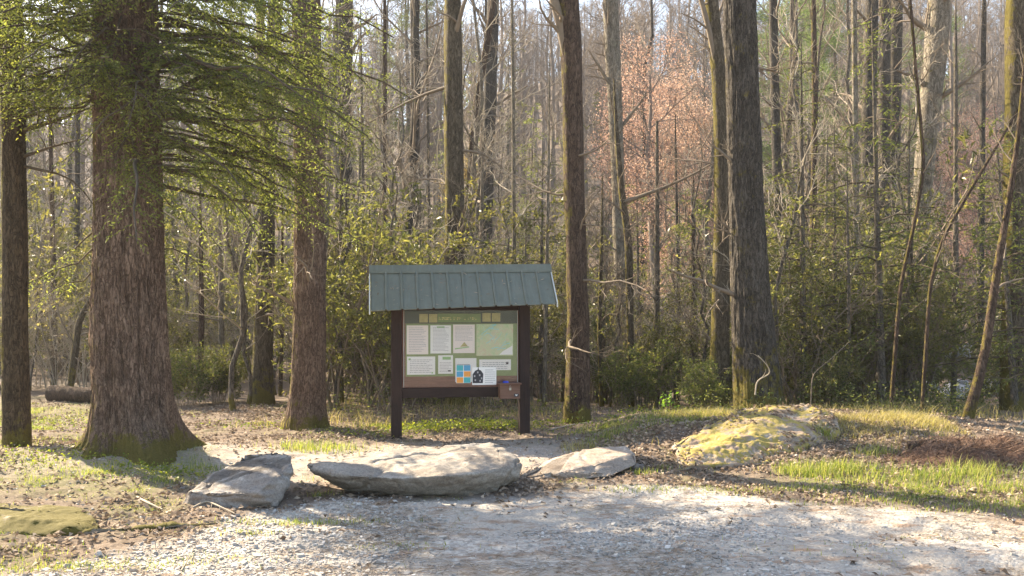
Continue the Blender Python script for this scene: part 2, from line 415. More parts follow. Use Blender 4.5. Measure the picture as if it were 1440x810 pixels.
# ------------------------------------------------------------------ stones
def hull_rock(name, pts, mat, label, cat, rough=.03, cuts=5, seed=0, bev=.014, parent=None, nscale=2.4, soft=0, facets=9, crack=.5):
    pts = np.asarray(pts, float); c0 = pts.mean(0); c0[2] = pts[:, 2].min()
    bm = bmesh.new()
    for p in pts - c0: bm.verts.new(p)
    r = bmesh.ops.convex_hull(bm, input=bm.verts)
    rq = np.random.default_rng(seed + 50); cen = (pts - c0).mean(0)
    for _ in range(facets):
        dn = rq.normal(size=3); dn[2] = abs(dn[2]) * .8; dn /= np.linalg.norm(dn)
        sup = max((np.array(v.co) - cen) @ dn for v in bm.verts)
        cut = bmesh.ops.bisect_plane(bm, geom=bm.verts[:] + bm.edges[:] + bm.faces[:], plane_co=Vector(cen + dn * sup * rq.uniform(.93, .985)), plane_no=Vector(dn), clear_outer=True)
        r = bmesh.ops.convex_hull(bm, input=bm.verts[:])
    junk = [g for g in set(r['geom_interior'] + r['geom_unused']) if g.is_valid and isinstance(g, bmesh.types.BMVert)]
    if junk: bmesh.ops.delete(bm, geom=junk, context='VERTS')
    bmesh.ops.dissolve_limit(bm, angle_limit=rad(6), verts=bm.verts, edges=bm.edges)
    bmesh.ops.bevel(bm, geom=bm.edges[:], offset=bev, segments=2, affect='EDGES', profile=.6)
    bmesh.ops.triangulate(bm, faces=bm.faces[:])
    for _ in range(cuts):
        L = [e for e in bm.edges if e.calc_length() > .028]
        if not L: break
        bmesh.ops.subdivide_edges(bm, edges=L, cuts=1, use_grid_fill=False)
        bmesh.ops.triangulate(bm, faces=bm.faces[:])
    for _ in range(soft): bmesh.ops.smooth_vert(bm, verts=bm.verts, factor=.5, use_axis_x=True, use_axis_y=True, use_axis_z=True)
    bm.normal_update()
    co = np.array([v.co for v in bm.verts]); nn = np.array([v.normal for v in bm.verts])
    q = co + seed * 7.7
    st = fbm(q * np.array([nscale * .5, nscale * .5, nscale * 2.6]), 4)
    d = rough * (.6 * fbm(q * nscale, 4) + .55 * st + .3 * np.abs(fbm(q * 11, 3)) - crack * np.clip(.12 - np.abs(fbm(q * np.array([1.1, 1.3, 4.5]) + 3, 3)), 0, 1) / .12)
    co = co + nn * d[:, None]
    for v, p in zip(bm.verts, co): v.co = p
    me = bpy.data.meshes.new(name); bm.to_mesh(me); bm.free()
    me.polygons.foreach_set('use_smooth', np.ones(len(me.polygons), bool))
    me.materials.append(mat); o = bpy.data.objects.new(name, me); C.objects.link(o); o.location = c0 - np.array([0, 0, .03])
    if parent is not None: o.parent = parent
    return tag(o, label, cat)

M['slab'] = stone_mat('slab_grey', (.15, .115, .09), (.28, .25, .225), (.40, .385, .365), (2, 3, 8), rot=(.2, .5, 0))
M['slab_pale'] = stone_mat('slab_pale', (.16, .125, .095), (.30, .265, .225), (.43, .395, .35), (1.2, 1.5, 7), rot=(.1, .12, 0))
M['slab_tan'] = stone_mat('slab_tan', (.20, .15, .11), (.33, .27, .22), (.47, .42, .37), (1.5, 2, 8), rot=(.1, -.25, 0))
M['moss_stone'] = stone_mat('moss_stone', (.22, .17, .12), (.36, .29, .23), (.48, .41, .34), (1.5, 2, 6), moss=(.34, .27, .08), moss_amt=.66, lichen=.2, litter=(.34, .25, .185))
M['moss_slab'] = stone_mat('moss_slab', (.10, .08, .06), (.2, .17, .13), (.34, .32, .29), (2, 2, 4), moss=(.115, .095, .018), moss_amt=.80, lichen=.7)
M['pale_boulder'] = stone_mat('pale_boulder', (.35, .36, .38), (.5, .51, .53), (.62, .63, .65), (2, 2, 3))

hull_rock('boulder', [P3(258, 708, 7.75), P3(263, 690, 7.7), P3(330, 712, 7.6), P3(388, 708, 7.65), P3(362, 688, 7.55), P3(405, 678, 7.85),
                      P3(412, 648, 7.95), P3(409, 636, 8.15), P3(400, 629, 8.4), P3(340, 640, 8.45), P3(300, 664, 8.1), P3(285, 690, 8.5), P3(395, 690, 8.6)],
          M['slab'], 'tilted grey slab, the leftmost stone of the row before the noticeboard', 'boulder', .03, seed=1, crack=.8)
hull_rock('boulder', [P3(430, 648, 8.3), P3(438, 655, 8.2), P3(452, 645, 8.7), P3(470, 663, 8.0), P3(560, 668, 7.84), P3(640, 664, 7.84), P3(712, 655, 8.1),
                      P3(490, 684, 8.3), P3(534, 698, 8.25), P3(573, 703, 8.15), P3(633, 701, 8.1), P3(700, 686, 8.2), P3(727, 670, 8.4),
                      P3(732, 650, 8.5), P3(720, 634, 8.85), P3(690, 620, 9.2), P3(668, 619, 9.4), P3(575, 629, 9.2), P3(500, 638, 8.9), P3(560, 680, 9.0), P3(690, 670, 9.2)],
          M['slab_pale'], 'long pale boat-shaped boulder lying in front of the noticeboard', 'boulder', .042, seed=2, cuts=6, facets=4, crack=.8)
hull_rock('boulder', [P3(722, 675, 8.8), P3(726, 668, 8.9), P3(762, 648, 9.3), P3(815, 629, 9.6), P3(884, 625, 9.75), P3(892, 633, 9.5), P3(894, 650, 9.3),
                      P3(860, 665, 9.0), P3(783, 675, 8.85), P3(790, 660, 8.9), P3(850, 645, 9.15), P3(800, 650, 10.0), P3(880, 650, 9.9)],
          M['slab_tan'], 'low tan slab sloping up to the right, right of the long pale boulder', 'boulder', .028, seed=3, crack=.8)
hull_rock('stone', [P3(882, 664, 9.35), P3(903, 662, 9.35), P3(906, 650, 9.5), P3(890, 646, 9.6), P3(885, 660, 9.7), P3(900, 655, 9.7)],
          M['slab'], 'small dark stone at the right end of the low tan slab', 'stone', .008, seed=9, bev=.01)
hull_rock('mossy_boulder', [P3(945, 625, 9.9), P3(955, 652, 9.55), P3(985, 662, 9.45), P3(1020, 655, 9.5), P3(1055, 648, 9.6), P3(1112, 650, 9.8), P3(1150, 640, 10.1),
                            P3(1180, 606, 10.7), P3(1174, 580, 10.9), P3(1132, 562, 11.3), P3(1085, 565, 11.3), P3(1045, 573, 11.2), P3(997, 594, 10.8), P3(965, 612, 10.3),
                            P3(1000, 625, 9.75), P3(1080, 612, 10.1), P3(1140, 598, 10.45), P3(960, 640, 11.2), P3(1160, 640, 11.6)],
          M['moss_stone'], 'big leaf-strewn mossy boulder on the sunny bank', 'boulder', .055, seed=4, cuts=6, bev=.05, nscale=2.6, facets=3, crack=.35)
hull_rock('mossy_stone', [P3(-60, 752, 6.6), P3(-60, 705, 7.2), P3(10, 752, 6.55), P3(63, 749, 6.6), P3(126, 747, 6.65), P3(144, 734, 6.9), P3(139, 719, 7.15), P3(116, 708, 7.4),
                          P3(70, 704, 7.5), P3(20, 702, 7.5), P3(60, 722, 6.8), P3(0, 720, 6.8), P3(110, 727, 6.85), P3(0, 730, 7.9), P3(100, 735, 7.9)],
          M['moss_slab'], 'low flat stone under brown-green moss at the lower left', 'stone', .035, seed=5, soft=2, facets=2, nscale=3.2, bev=.04, crack=.2)
hull_rock('stone', [P3(-20, 655, 10.0), P3(-20, 632, 10.0), P3(12, 652, 10.0), P3(14, 632, 10.05), P3(30, 650, 10.4), P3(30, 636, 10.5), P3(-20, 632, 10.6)],
          M['slab'], 'grey stone beside the mossy trunk at the left edge', 'stone', .01, seed=6, bev=.015)
for k, (px, py, Yd, w, h, sd) in enumerate([(1328, 496, 36.5, 1.1, .8, 1), (1372, 497, 37.5, 1.5, .75, 2), (1395, 548, 30.5, 1.3, 1.0, 3), (1345, 552, 30.0, 1.2, .9, 4), (1310, 540, 32.5, .9, .7, 5)]):
    Ys = np.arange(20, 90, .1); Yd = float(Ys[np.argmax(EYE - (py + 8 - 450) / F * Ys < gz((px - 720) / F * Ys, Ys))]); x = wx(px, Yd); w *= Yd / 34; h *= Yd / 34; z = -99
    rg = np.random.default_rng(sd); a = nrm(rg.normal(size=(26, 3))) * np.array([w * .5, w * .45, h * .5]); a += np.array([x, Yd, max(z, g1(x, Yd) + h * .35)])
    hull_rock('pale_boulder', a, M['pale_boulder'], ['white sunlit boulder beside the stream, leftmost of the upper two', 'bluish boulder beside the stream behind the crooked dark stem',
              'grey boulder low on the stream bank right of the crooked dark stem', 'pale boulder on the stream bank just left of the crooked dark stem', 'small pale boulder on the stream bank behind the pale leaning tree'][k],
              'boulder', .04, seed=20 + k, cuts=3, bev=.05)

# ------------------------------------------------------------------ trees
def resample(P, n, smooth=True):
    P = np.asarray(P, float)
    d = np.r_[0, np.cumsum(np.linalg.norm(np.diff(P[:, :3], axis=0), axis=1))]
    s = np.linspace(0, d[-1], n)
    Q = np.stack([np.interp(s, d, P[:, k]) for k in range(P.shape[1])], 1)
    if smooth:
        for _ in range(max(2, n // 14)):
            Q[1:-1] = Q[1:-1] * .5 + (Q[:-2] + Q[2:]) * .25
    return Q

def trunk_surface(mb, Q, r, S, flare=.0, fh=.3, lobes=5, amp=.03, seed=0, ridge=0.):
    K = len(Q); T = nrm(np.gradient(Q, axis=0)); ref = np.array([0., 1., 0])
    U = nrm(np.cross(np.broadcast_to(ref, T.shape), T)); W = np.cross(T, U)
    a = np.arange(S) / S * 2 * math.pi
    h = Q[:, 2:3] - Q[0, 2] - .25
    p = np.stack([np.cos(a)[None] * 1.6 + seed * 3.1 + 0 * h, np.sin(a)[None] * 1.6 + 0 * h, h * .9 + 0 * a[None]], -1)
    rr = r[:, None] * (1 + amp * fbm(p * 1.6, 3))
    if ridge:
        p2 = np.stack([np.cos(a)[None] * (S / 9.) + seed + 0 * h, np.sin(a)[None] * (S / 9.) + 0 * h, h * 2.2 + 0 * a[None]], -1)
        rr = rr + ridge * (1 - 2 * np.abs(fbm(p2, 3)))
    if flare:
        lob = (.25 + .75 * np.clip(.5 + .5 * np.cos(lobes * a + seed + .9 * np.sin(2 * a + seed)), 0, 1) ** 1.6 * (1 + .35 * np.sin(a * 2 + seed * 2)))[None]
        rr = rr + flare * np.exp(-np.maximum(h, -.1) / fh) * lob
    V = Q[:, None] + rr[..., None] * (U[:, None] * np.cos(a)[None, :, None] + W[:, None] * np.sin(a)[None, :, None])
    k, s = np.meshgrid(np.arange(K - 1), np.arange(S), indexing='ij')
    q = np.stack([k * S + s, k * S + (s + 1) % S, (k + 1) * S + (s + 1) % S, (k + 1) * S + s], -1)
    mb.add(V.reshape(-1, 3), q.reshape(-1, 4))

def near_tree(name, label, cat, Yd, ctrl, bark, H=14., S=14, rings=40, flare=.0, fh=.3, lobes=5, amp=.05, ridge=0., br=(10, .35, 1.), blen=(1.2, 2.6),
              twig='twig', dead=0, dead_t=(.08, .35), extra=None, lean_y=0., seed=None, group=None, levels=2, nbase=None):
    rng = np.random.default_rng(abs(hash_(label)) if seed is None else seed)
    pts = []
    for (px, py, w) in ctrl:
        pts.append([wx(px, Yd), Yd, wz(py, Yd), w / 2 / F * Yd])
    pts = np.array(pts); base = pts[0, :3].copy()
    zg = g1(base[0], Yd)
    if pts[0, 2] > zg:                                   # the foot stands on the ground, hidden or not
        b = pts[0].copy(); b[2] = zg; b[0] -= (pts[1, 0] - pts[0, 0]) * .1; pts = np.vstack([b, pts])
    else: pts[0, 2] = zg
    base = pts[0, :3].copy()
    top = pts[-1]; dv = pts[-1, :3] - pts[-2, :3]; dv = dv / max(dv[2], .05)
    if H > top[2] - base[2] + .5:
        for f in (.5, 1.):
            hh = (H - (top[2] - base[2])) * f
            e = np.r_[top[:3] + np.array([dv[0] * .6, 0, 1.]) * hh, top[3] * (1 - .75 * f)]; pts = np.vstack([pts, e])
    pts[:, 1] += lean_y * (pts[:, 2] - base[2])
    root = thing(name, label, cat, tuple(base), group=group)
    pts[:, :3] -= base
    lowp = pts[0].copy(); lowp[2] -= .25; lowp[3] *= 1.02
    Q = resample(np.vstack([lowp, pts]), rings); sd = rng.integers(100)
    mb = MB(); trunk_surface(mb, Q[:, :3], Q[:, 3], S, flare, fh, lobes, amp, sd, ridge)
    mb.obj('trunk', M[bark], root)
    cr = MB(); PP = Q[None, :, :3]; RR = Q[None, :, 3]
    b1p, b1r = kids(PP, RR, br[0], br[1], br[2], (30, 75), blen, .35, .16, 6, .35, rng=rng, minr=.008)
    if dead:
        d1p, d1r = kids(PP, RR, dead, dead_t[0], dead_t[1], (55, 95), (blen[0] * .5, blen[1] * .6), .05, .22, 6, .16, rng=rng, minr=.006)
        b1p = np.concatenate([b1p, d1p]); b1r = np.concatenate([b1r, d1r])
    if extra:
        for pl in extra:
            e = resample(np.array([[wx(a, Yd + dy) - base[0], Yd + dy - base[1], wz(b, Yd + dy) - base[2], r_] for a, b, dy, r_ in pl]), 6)
            b1p = np.concatenate([b1p, e[None, :, :3]]); b1r = np.concatenate([b1r, e[None, :, 3]])
    tubes(cr, b1p, b1r, 6)
    p, r = b1p, b1r
    for lv in range(levels):
        p, r = kids(p, r, 5 if lv == 0 else 5, .2, 1., (25, 70), (.35 * blen[0], .35 * blen[1]) if lv == 0 else (.2, .5), .2, .2, 5 if lv == 0 else 4, .5, rng=rng, minr=.004 if lv == 0 else .0028)
        tubes(cr, p, r, 4 if lv == 0 else 3)
    cr.obj('crown', M[twig], root)
    return root, Q, base

def hash_(s):
    n = 7
    for ch in s: n = (n * 31 + ord(ch)) % 1000003
    return n

# hemlock sprays: flat feathered boughs
def hemlock_bough(mbw, mbl, start, direc, L, rng, droop=.35, dens=1., sz=(.042, .0145), tint0=0.):
    d = nrm(np.asarray(direc, float)); K = 8; s = np.linspace(0, 1, K)
    P = np.asarray(start) + d * (L * s)[:, None]; P[:, 2] -= droop * L * s ** 1.8
    P[1:] += np.cumsum(rng.normal(size=(K - 1, 3)), 0) * .022 * L
    tubes(mbw, P[None], (.011 * L * (1 - .85 * s) + .0025)[None], 5)
    n = max(8, int(L / .05 * dens)); side = nrm(np.cross(d, [0, 0, 1.])); ro = rng.normal() * .45; side = nrm(side * math.cos(ro) + np.array([0, 0, 1.]) * math.sin(ro))
    t = np.linspace(.12, .99, n); fi = t * (K - 1); i = np.minimum(fi.astype(int), K - 2); f = (fi - i)[:, None]
    o = P[i] * (1 - f) + P[i + 1] * f; tan = nrm(P[i + 1] - P[i])
    sg = np.where(np.arange(n) % 2 == 0, 1., -1.)[:, None]
    a = np.radians(rng.uniform(28, 75, n))[:, None]
    dd = nrm(tan * np.cos(a) + side * sg * np.sin(a) + np.array([0, 0, -.28]) + rng.normal(size=(n, 3)) * .2)
    l2 = (L * .42 * (1.02 - t) ** .8 + .07) * rng.uniform(.6, 1.15, n)
    K2 = 4; s2 = np.linspace(0, 1, K2)
    P2 = o[:, None] + dd[:, None] * (l2[:, None] * s2)[..., None]; P2[..., 2] -= (rng.uniform(-.25, .8, n) * l2)[:, None] * s2 ** 2; P2[:, 1:] += rng.normal(size=(n, K2 - 1, 3)) * .025 * np.minimum(l2, .6)[:, None, None]
    tubes(mbw, P2, np.broadcast_to(.0022 * (1 - .6 * s2), (n, K2)), 3)
    # needle sprigs along the branchlets
    m = np.maximum(3, (l2 / .018 * dens).astype(int)); idx = np.repeat(np.arange(n), m)
    k = np.concatenate([np.arange(q) for q in m]); tt = (k + .5) / m[idx]
    ft = tt * (K2 - 1); i2 = np.minimum(ft.astype(int), K2 - 2); f2 = (ft - i2)[:, None]
    c = P2[idx, i2] * (1 - f2) + P2[idx, i2 + 1] * f2; tn = nrm(P2[idx, i2 + 1] - P2[idx, i2])
    sd2 = nrm(np.cross(tn, [0, 0, 1.])) * np.where(k % 2 == 0, 1., -1.)[:, None]
    ld = nrm(tn * .6 + sd2 * .9 + rng.normal(size=tn.shape) * .35)
    leaves(mbl, c, ld, sz[0] * rng.uniform(.7, 1.4, len(c)), sz[1] * rng.uniform(.8, 1.3, len(c)), jit=.8, rng=rng,
           tint=np.clip(.25 + .5 * tt ** 2 * rng.random(len(c)) + .3 * rng.random(len(c)) + tint0, 0, 1))

# --- T2: the massive hemlock with the boughs over the left of the picture
def big_hemlock():
    Yd = 10.1
    ctrl = [(190, 652, 104), (187, 600, 102), (183, 520, 98), (181, 400, 95), (181, 300, 90), (180, 190, 86), (176, 0, 82)]
    root, Q, base = near_tree('hemlock_tree', 'massive brown-barked hemlock with flared mossy foot on the left', 'tree', Yd, ctrl, 'bark_brown', H=17, S=240, rings=420,
                              flare=.30, fh=.24, lobes=5, amp=.05, ridge=.019, br=(0, .6, 1.), levels=0, seed=5)
    for ch in list(root.children):
        if ch.name.startswith('crown'): bpy.data.objects.remove(ch)
    rng = np.random.default_rng(21); w = MB(); l = MB()
    def from_trunk(z): 
        k = np.argmin(np.abs(Q[:, 2] - z)); return Q[k, :3]
    # (height, azimuth from +X anticlockwise, length, droop)
    spec = []
    for z in np.linspace(3.0, 5.7, 46): spec.append((z, rng.uniform(-75, 50), rng.uniform(1.5, 2.9), rng.uniform(.2, .5)))
    for z in np.linspace(3.9, 6.4, 30): spec.append((z, rng.uniform(-135, -45), rng.uniform(.9, 1.7), rng.uniform(.25, .5)))
    for z in np.linspace(3.9, 5.8, 26): spec.append((z, rng.uniform(-240, -120), rng.uniform(1., 2.), rng.uniform(.2, .45)))
    for z in np.linspace(8, 14, 6): spec.append((z, rng.uniform(60, 240), rng.uniform(1.2, 2.), .3))
    for z, az, L, dr in spec:
        s = from_trunk(z); a = rad(az)
        hemlock_bough(w, l, s + np.array([math.cos(a), math.sin(a), 0]) * .3, (math.cos(a), math.sin(a), .12), L, rng, dr, .8, tint0=.0)
    # low sunlit sprays hanging before and right of the trunk, down to eye height
    hang = [(rng.uniform(60, 300), rng.uniform(-60, 150), rng.uniform(-1.3, -.4), rng.uniform(-150, 20), rng.uniform(.6, 1.1), rng.uniform(.5, .9)) for _ in range(34)]
    hang += [(rng.uniform(230, 400), rng.uniform(40, 230), rng.uniform(-.6, 1.2), rng.uniform(-30, 30), rng.uniform(.7, 1.2), rng.uniform(.5, .9)) for _ in range(16)]
    for (px, py, dy, az, L, dr) in hang + [(225, 190, .5, 5, 1.6, .55), (250, 160, .8, 20, 1.9, .6), (225, 235, .3, -20, 1.0, .7), (330, 200, .9, 0, 1.2, .6), (300, 240, .8, -10, .9, .6),
                                    (175, 190, -.55, -70, .8, .7), (190, 215, -.5, -50, .7, .9), (345, 250, 1.0, 10, .7, .7), (240, 290, .7, -15, .7, .8), (230, 350, .5, 10, .6, .8),
                                    (390, 170, .2, 0, .9, .5), (290, 180, .4, -15, 1.4, .6), (260, 120, .2, -5, 1.9, .45), (120, 150, -.2, 200, 1., .4), (60, 60, -.4, 200, 1., .3), (110, 370, .9, 190, .75, .6), (118, 395, 1.0, 215, .6, .7), (105, 350, .8, 150, .5, .6)]:
        P = np.array(P3(px, py, Yd + dy)) - base; a = rad(az)
        s = from_trunk(P[2] + .25 + .1 * L)
        mid = (s + P) / 2 + [0, 0, .12]
        c = resample(np.array([s, mid, P]), 6); tubes(w, c[None], np.linspace(.016, .009, 6)[None], 5)
        hemlock_bough(w, l, P, (math.cos(a), math.sin(a), .05), L, rng, dr, .9, tint0=.15)
    crown_of(w, l, [M['twig_dark'], M['hemlock']], root)
    return root
big_hemlock()

# --- T1: mossy hemlock trunk at the left edge with bare lower branches
def edge_hemlock():
    Yd = 10.6
    ctrl = [(24, 642, 36), (23, 560, 34), (21, 400, 32), (19, 170, 31), (15, 0, 29)]
    ex = [[(34, 150, 0, .03), (70, 135, -.1, .022), (110, 118, -.2, .012), (160, 98, -.3, .005)], [(34, 182, 0, .035), (85, 168, -.1, .022), (130, 150, -.1, .008)],
          [(34, 165, 0, .026), (70, 155, .2, .018), (95, 142, .3, .006)], [(34, 220, 0, .022), (75, 205, 0, .014), (118, 195, -.1, .006)],
          [(34, 234, 0, .022), (70, 243, 0, .016), (104, 245, -.1, .011), (122, 275, -.1, .008), (134, 292, -.1, .004)], [(35, 125, 0, .03), (80, 110, -.3, .018), (150, 70, -.6, .006)]]
    root, Q, base = near_tree('hemlock_tree', 'slender moss-rimmed hemlock trunk with bare lower limbs at the left edge', 'tree', Yd, ctrl, 'bark_hemlock', H=15, S=48, rings=140,
                              flare=.03, fh=.3, lobes=4, amp=.07, ridge=.006, br=(5, .5, 1.), levels=1, twig='twig_dark', extra=ex, seed=8)
    rng = np.random.default_rng(22); w = MB(); l = MB()
    for z in np.linspace(4.0, 6.6, 26):
        s = Q[np.argmin(np.abs(Q[:, 2] - z)), :3]; a = rad(rng.uniform(-110, 60))
        hemlock_bough(w, l, s, (math.cos(a), math.sin(a), .1), rng.uniform(.9, 1.9), rng, .3, .85)
    for ch in list(root.children):
        if ch.name.startswith('crown'):
            k = len(ch.data.vertices); cc = np.empty(k * 3, np.float32); ch.data.vertices.foreach_get('co', cc)
            w.add(cc.reshape(-1, 3), [p.vertices[:] for p in ch.data.polygons]); bpy.data.objects.remove(ch)
    crown_of(w, l, [M['twig_dark'], M['hemlock']], root)
edge_hemlock()

T = []   # (name, label, category, depth, ctrl, bark, kwargs)
def T_(name, label, Yd, ctrl, bark, **k): near_tree(name, label, 'sapling' if name == 'sapling' else 'tree', Yd, ctrl, bark, **k)
T_('bare_tree', 'stout brown tree with flared foot left of the noticeboard', 13.0, [(432, 606, 52), (433, 560, 48), (436, 400, 43), (435, 200, 40), (431, 0, 38)], 'bark_brown', S=120, rings=260, flare=.11, fh=.22, ridge=.011, br=(8, .5, 1), dead=4)
T_('bare_tree', 'dark straight trunk standing just left of the stout brown tree', 16.8, [(368, 572, 34), (369, 520, 28), (373, 400, 25), (376, 250, 22), (388, 0, 19)], 'bark_moss', S=20, rings=60, flare=.08, br=(8, .45, 1), dead=6,
   extra=[[(376, 260, 0, .09), (368, 180, .1, .09), (366, 80, .1, .085), (366, -40, .1, .08)]])
T_('bare_tree', 'grey far trunk rising just right of the stout brown tree', 27, [(477, 560, 24), (480, 300, 22), (486, 0, 22)], 'bark_grey', br=(10, .35, 1), H=18)
T_('sapling', 'crooked pale stem hugging the right side of the stout brown tree', 15.5, [(455, 590, 8), (452, 430, 9), (458, 330, 8), (462, 230, 8), (470, 110, 6), (474, 20, 5)], 'bark_pale', H=8, br=(8, .5, 1), blen=(.5, 1.2))
T_('bare_tree', 'thin straight trunk above the left half of the kiosk roof', 24, [(588, 570, 14), (587, 370, 13), (584, 180, 12), (582, 0, 11)], 'bark_plain', br=(12, .3, 1), dead=5)
T_('bare_tree', 'moss-edged tall trunk rising behind the kiosk roof', 17.2, [(644, 578, 34), (642, 480, 30), (640, 370, 28), (638, 200, 26), (637, 0, 24)], 'bark_moss', S=24, rings=80, amp=.1, br=(8, .5, 1), dead=5,
   extra=[[(630, 122, 0, .035), (590, 130, .3, .025), (560, 150, .5, .018), (520, 175, .7, .012), (480, 190, .8, .005)], [(650, 212, 0, .03), (680, 213, .2, .022), (708, 238, .3, .01)]])
T_('bare_tree', 'grey blurred trunk just right of the moss-edged trunk', 30, [(682, 560, 18), (684, 300, 18), (690, 100, 18), (694, 0, 17)], 'bark_grey', H=19, br=(12, .3, 1))
T_('bare_tree', 'leaning thin dark trunk crossing behind the moss-edged trunk', 25, [(652, 560, 9), (655, 330, 9), (666, 170, 9), (690, 30, 9), (694, 0, 8)], 'bark_dark', H=14, br=(8, .4, 1))
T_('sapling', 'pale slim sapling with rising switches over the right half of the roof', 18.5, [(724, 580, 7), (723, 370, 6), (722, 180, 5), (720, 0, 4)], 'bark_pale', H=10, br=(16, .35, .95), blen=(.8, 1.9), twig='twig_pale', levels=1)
T_('bare_tree', 'dark forked trunk right of the kiosk', 13.6, [(811, 597, 38), (812, 540, 32), (813, 420, 30), (808, 300, 28), (805, 150, 27), (803, 60, 30), (799, 0, 30)], 'bark_dark', S=28, rings=120, flare=.05, amp=.09, ridge=.004, br=(8, .5, 1), dead=5,
   extra=[[(800, 95, 0, .085), (791, 40, -.05, .08), (780, 0, -.1, .075), (760, -60, -.1, .06)], [(820, 600, .3, .07), (822, 500, .3, .065), (818, 400, .2, .055), (812, 300, .05, .04)]])
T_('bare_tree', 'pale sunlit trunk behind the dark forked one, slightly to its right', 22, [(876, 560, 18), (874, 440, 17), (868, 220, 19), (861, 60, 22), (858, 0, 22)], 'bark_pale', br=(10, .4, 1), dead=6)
T_('sapling', 'crooked mossy sapling with a dark limb reaching right of centre', 17.5, [(888, 585, 9), (886, 450, 10), (884, 340, 11), (874, 270, 9), (868, 200, 7)], 'bark_moss', H=6.5, br=(8, .5, 1), blen=(.6, 1.4),
   extra=[[(876, 285, 0, .05), (905, 272, -.2, .04), (940, 265, -.3, .03), (985, 240, -.4, .02), (1010, 225, -.5, .01)]])
T_('sapling', 'straight thin pole of a sapling ending short, mid way to the big grey trunk', 17.8, [(923, 585, 9), (924, 400, 8), (924, 170, 4)], 'bark_plain', H=3, br=(9, .3, .95), blen=(.5, 1.1))
T_('bare_tree', 'mossy trunk close against the left side of the big grey trunk', 16.2, [(1011, 575, 30), (1012, 500, 27), (1014, 400, 24), (1016, 250, 22), (1012, 110, 20), (1000, 0, 18)], 'bark_moss', S=24, rings=70, amp=.06, br=(8, .5, 1), dead=5,
   extra=[[(1012, 120, 0, .06), (998, 40, -.1, .05), (980, -20, -.1, .04)]])
T_('bare_tree', 'big grey fissured trunk on the bank behind the mossy boulder', 14.2, [(1068, 575, 66), (1063, 520, 60), (1056, 440, 54), (1050, 300, 46), (1045, 150, 44), (1040, 0, 43)], 'bark_grey', S=150, rings=300, flare=.14, fh=.35, amp=.05, ridge=.015, H=17, br=(8, .55, 1), dead=4, lobes=4)
T_('bare_tree', 'thin tall trunk just right of the big grey trunk', 25, [(1098, 560, 13), (1097, 400, 13), (1090, 150, 13), (1087, 0, 12)], 'bark_grey', br=(12, .3, 1), dead=6)
T_('sapling', 'slim dark pole between the big grey trunk and the lit thin one', 24, [(1140, 560, 9), (1143, 380, 9), (1146, 150, 8), (1144, 0, 7)], 'bark_dark', H=12, br=(14, .25, 1), blen=(.7, 1.8), dead=6)
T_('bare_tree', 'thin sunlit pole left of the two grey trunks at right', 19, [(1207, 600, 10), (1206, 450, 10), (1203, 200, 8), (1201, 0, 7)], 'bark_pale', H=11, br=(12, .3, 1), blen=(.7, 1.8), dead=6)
T_('bare_tree', 'dark tall trunk right behind the thin sunlit pole', 24, [(1218, 560, 22), (1219, 350, 20), (1222, 150, 19), (1226, 0, 18)], 'bark_grey', br=(10, .4, 1), dead=6, H=17)
T_('bare_tree', 'left one of two grey trunks standing side by side at right', 28, [(1242, 560, 17), (1243, 300, 16), (1245, 0, 15)], 'bark_grey', br=(10, .4, 1), H=18)
T_('bare_tree', 'right one of two grey trunks standing side by side at right', 28.6, [(1254, 560, 18), (1256, 300, 17), (1261, 0, 16)], 'bark_grey', br=(10, .4, 1), H=18)
T_('bare_tree', 'pale blotched trunk leaning right at its top, right of the paired trunks', 20, [(1287, 590, 20), (1288, 480, 20), (1293, 330, 23), (1303, 200, 26), (1317, 60, 30), (1321, 0, 30)], 'bark_pale', S=22, rings=70, amp=.1, br=(10, .45, 1), dead=6)
T_('sapling', 'crooked dark whip crossing in front of the pale blotched trunk', 14, [(1252, 612, 6), (1257, 520, 6), (1266, 400, 5), (1285, 320, 5), (1300, 235, 5), (1290, 120, 4), (1280, 0, 4)], 'bark_dark', H=7.5, br=(9, .35, 1), blen=(.5, 1.2), levels=1)
T_('bare_tree', 'moss-blotched trunk at the right edge', 16, [(1424, 590, 32), (1425, 450, 30), (1427, 250, 30), (1430, 0, 28)], 'bark_moss', S=24, rings=70, amp=.1, br=(8, .4, 1), dead=5)
T_('sapling', 'crooked dark stem leaning right before the right-edge trunk', 12.6, [(1360, 614, 16), (1372, 550, 14), (1388, 480, 12), (1402, 380, 11), (1412, 320, 9), (1424, 250, 8), (1434, 170, 6)], 'bark_dark', H=5.4, br=(9, .3, 1), blen=(.5, 1.3), levels=1)
T_('sapling', 'slender sapling slanting up to the right edge from the pale trunk', 13.2, [(1296, 612, 5), (1300, 520, 5), (1308, 400, 5), (1325, 335, 5), (1375, 250, 4), (1435, 150, 3)], 'bark_dark', H=5.2, br=(9, .4, 1), blen=(.4, 1.1), levels=1)
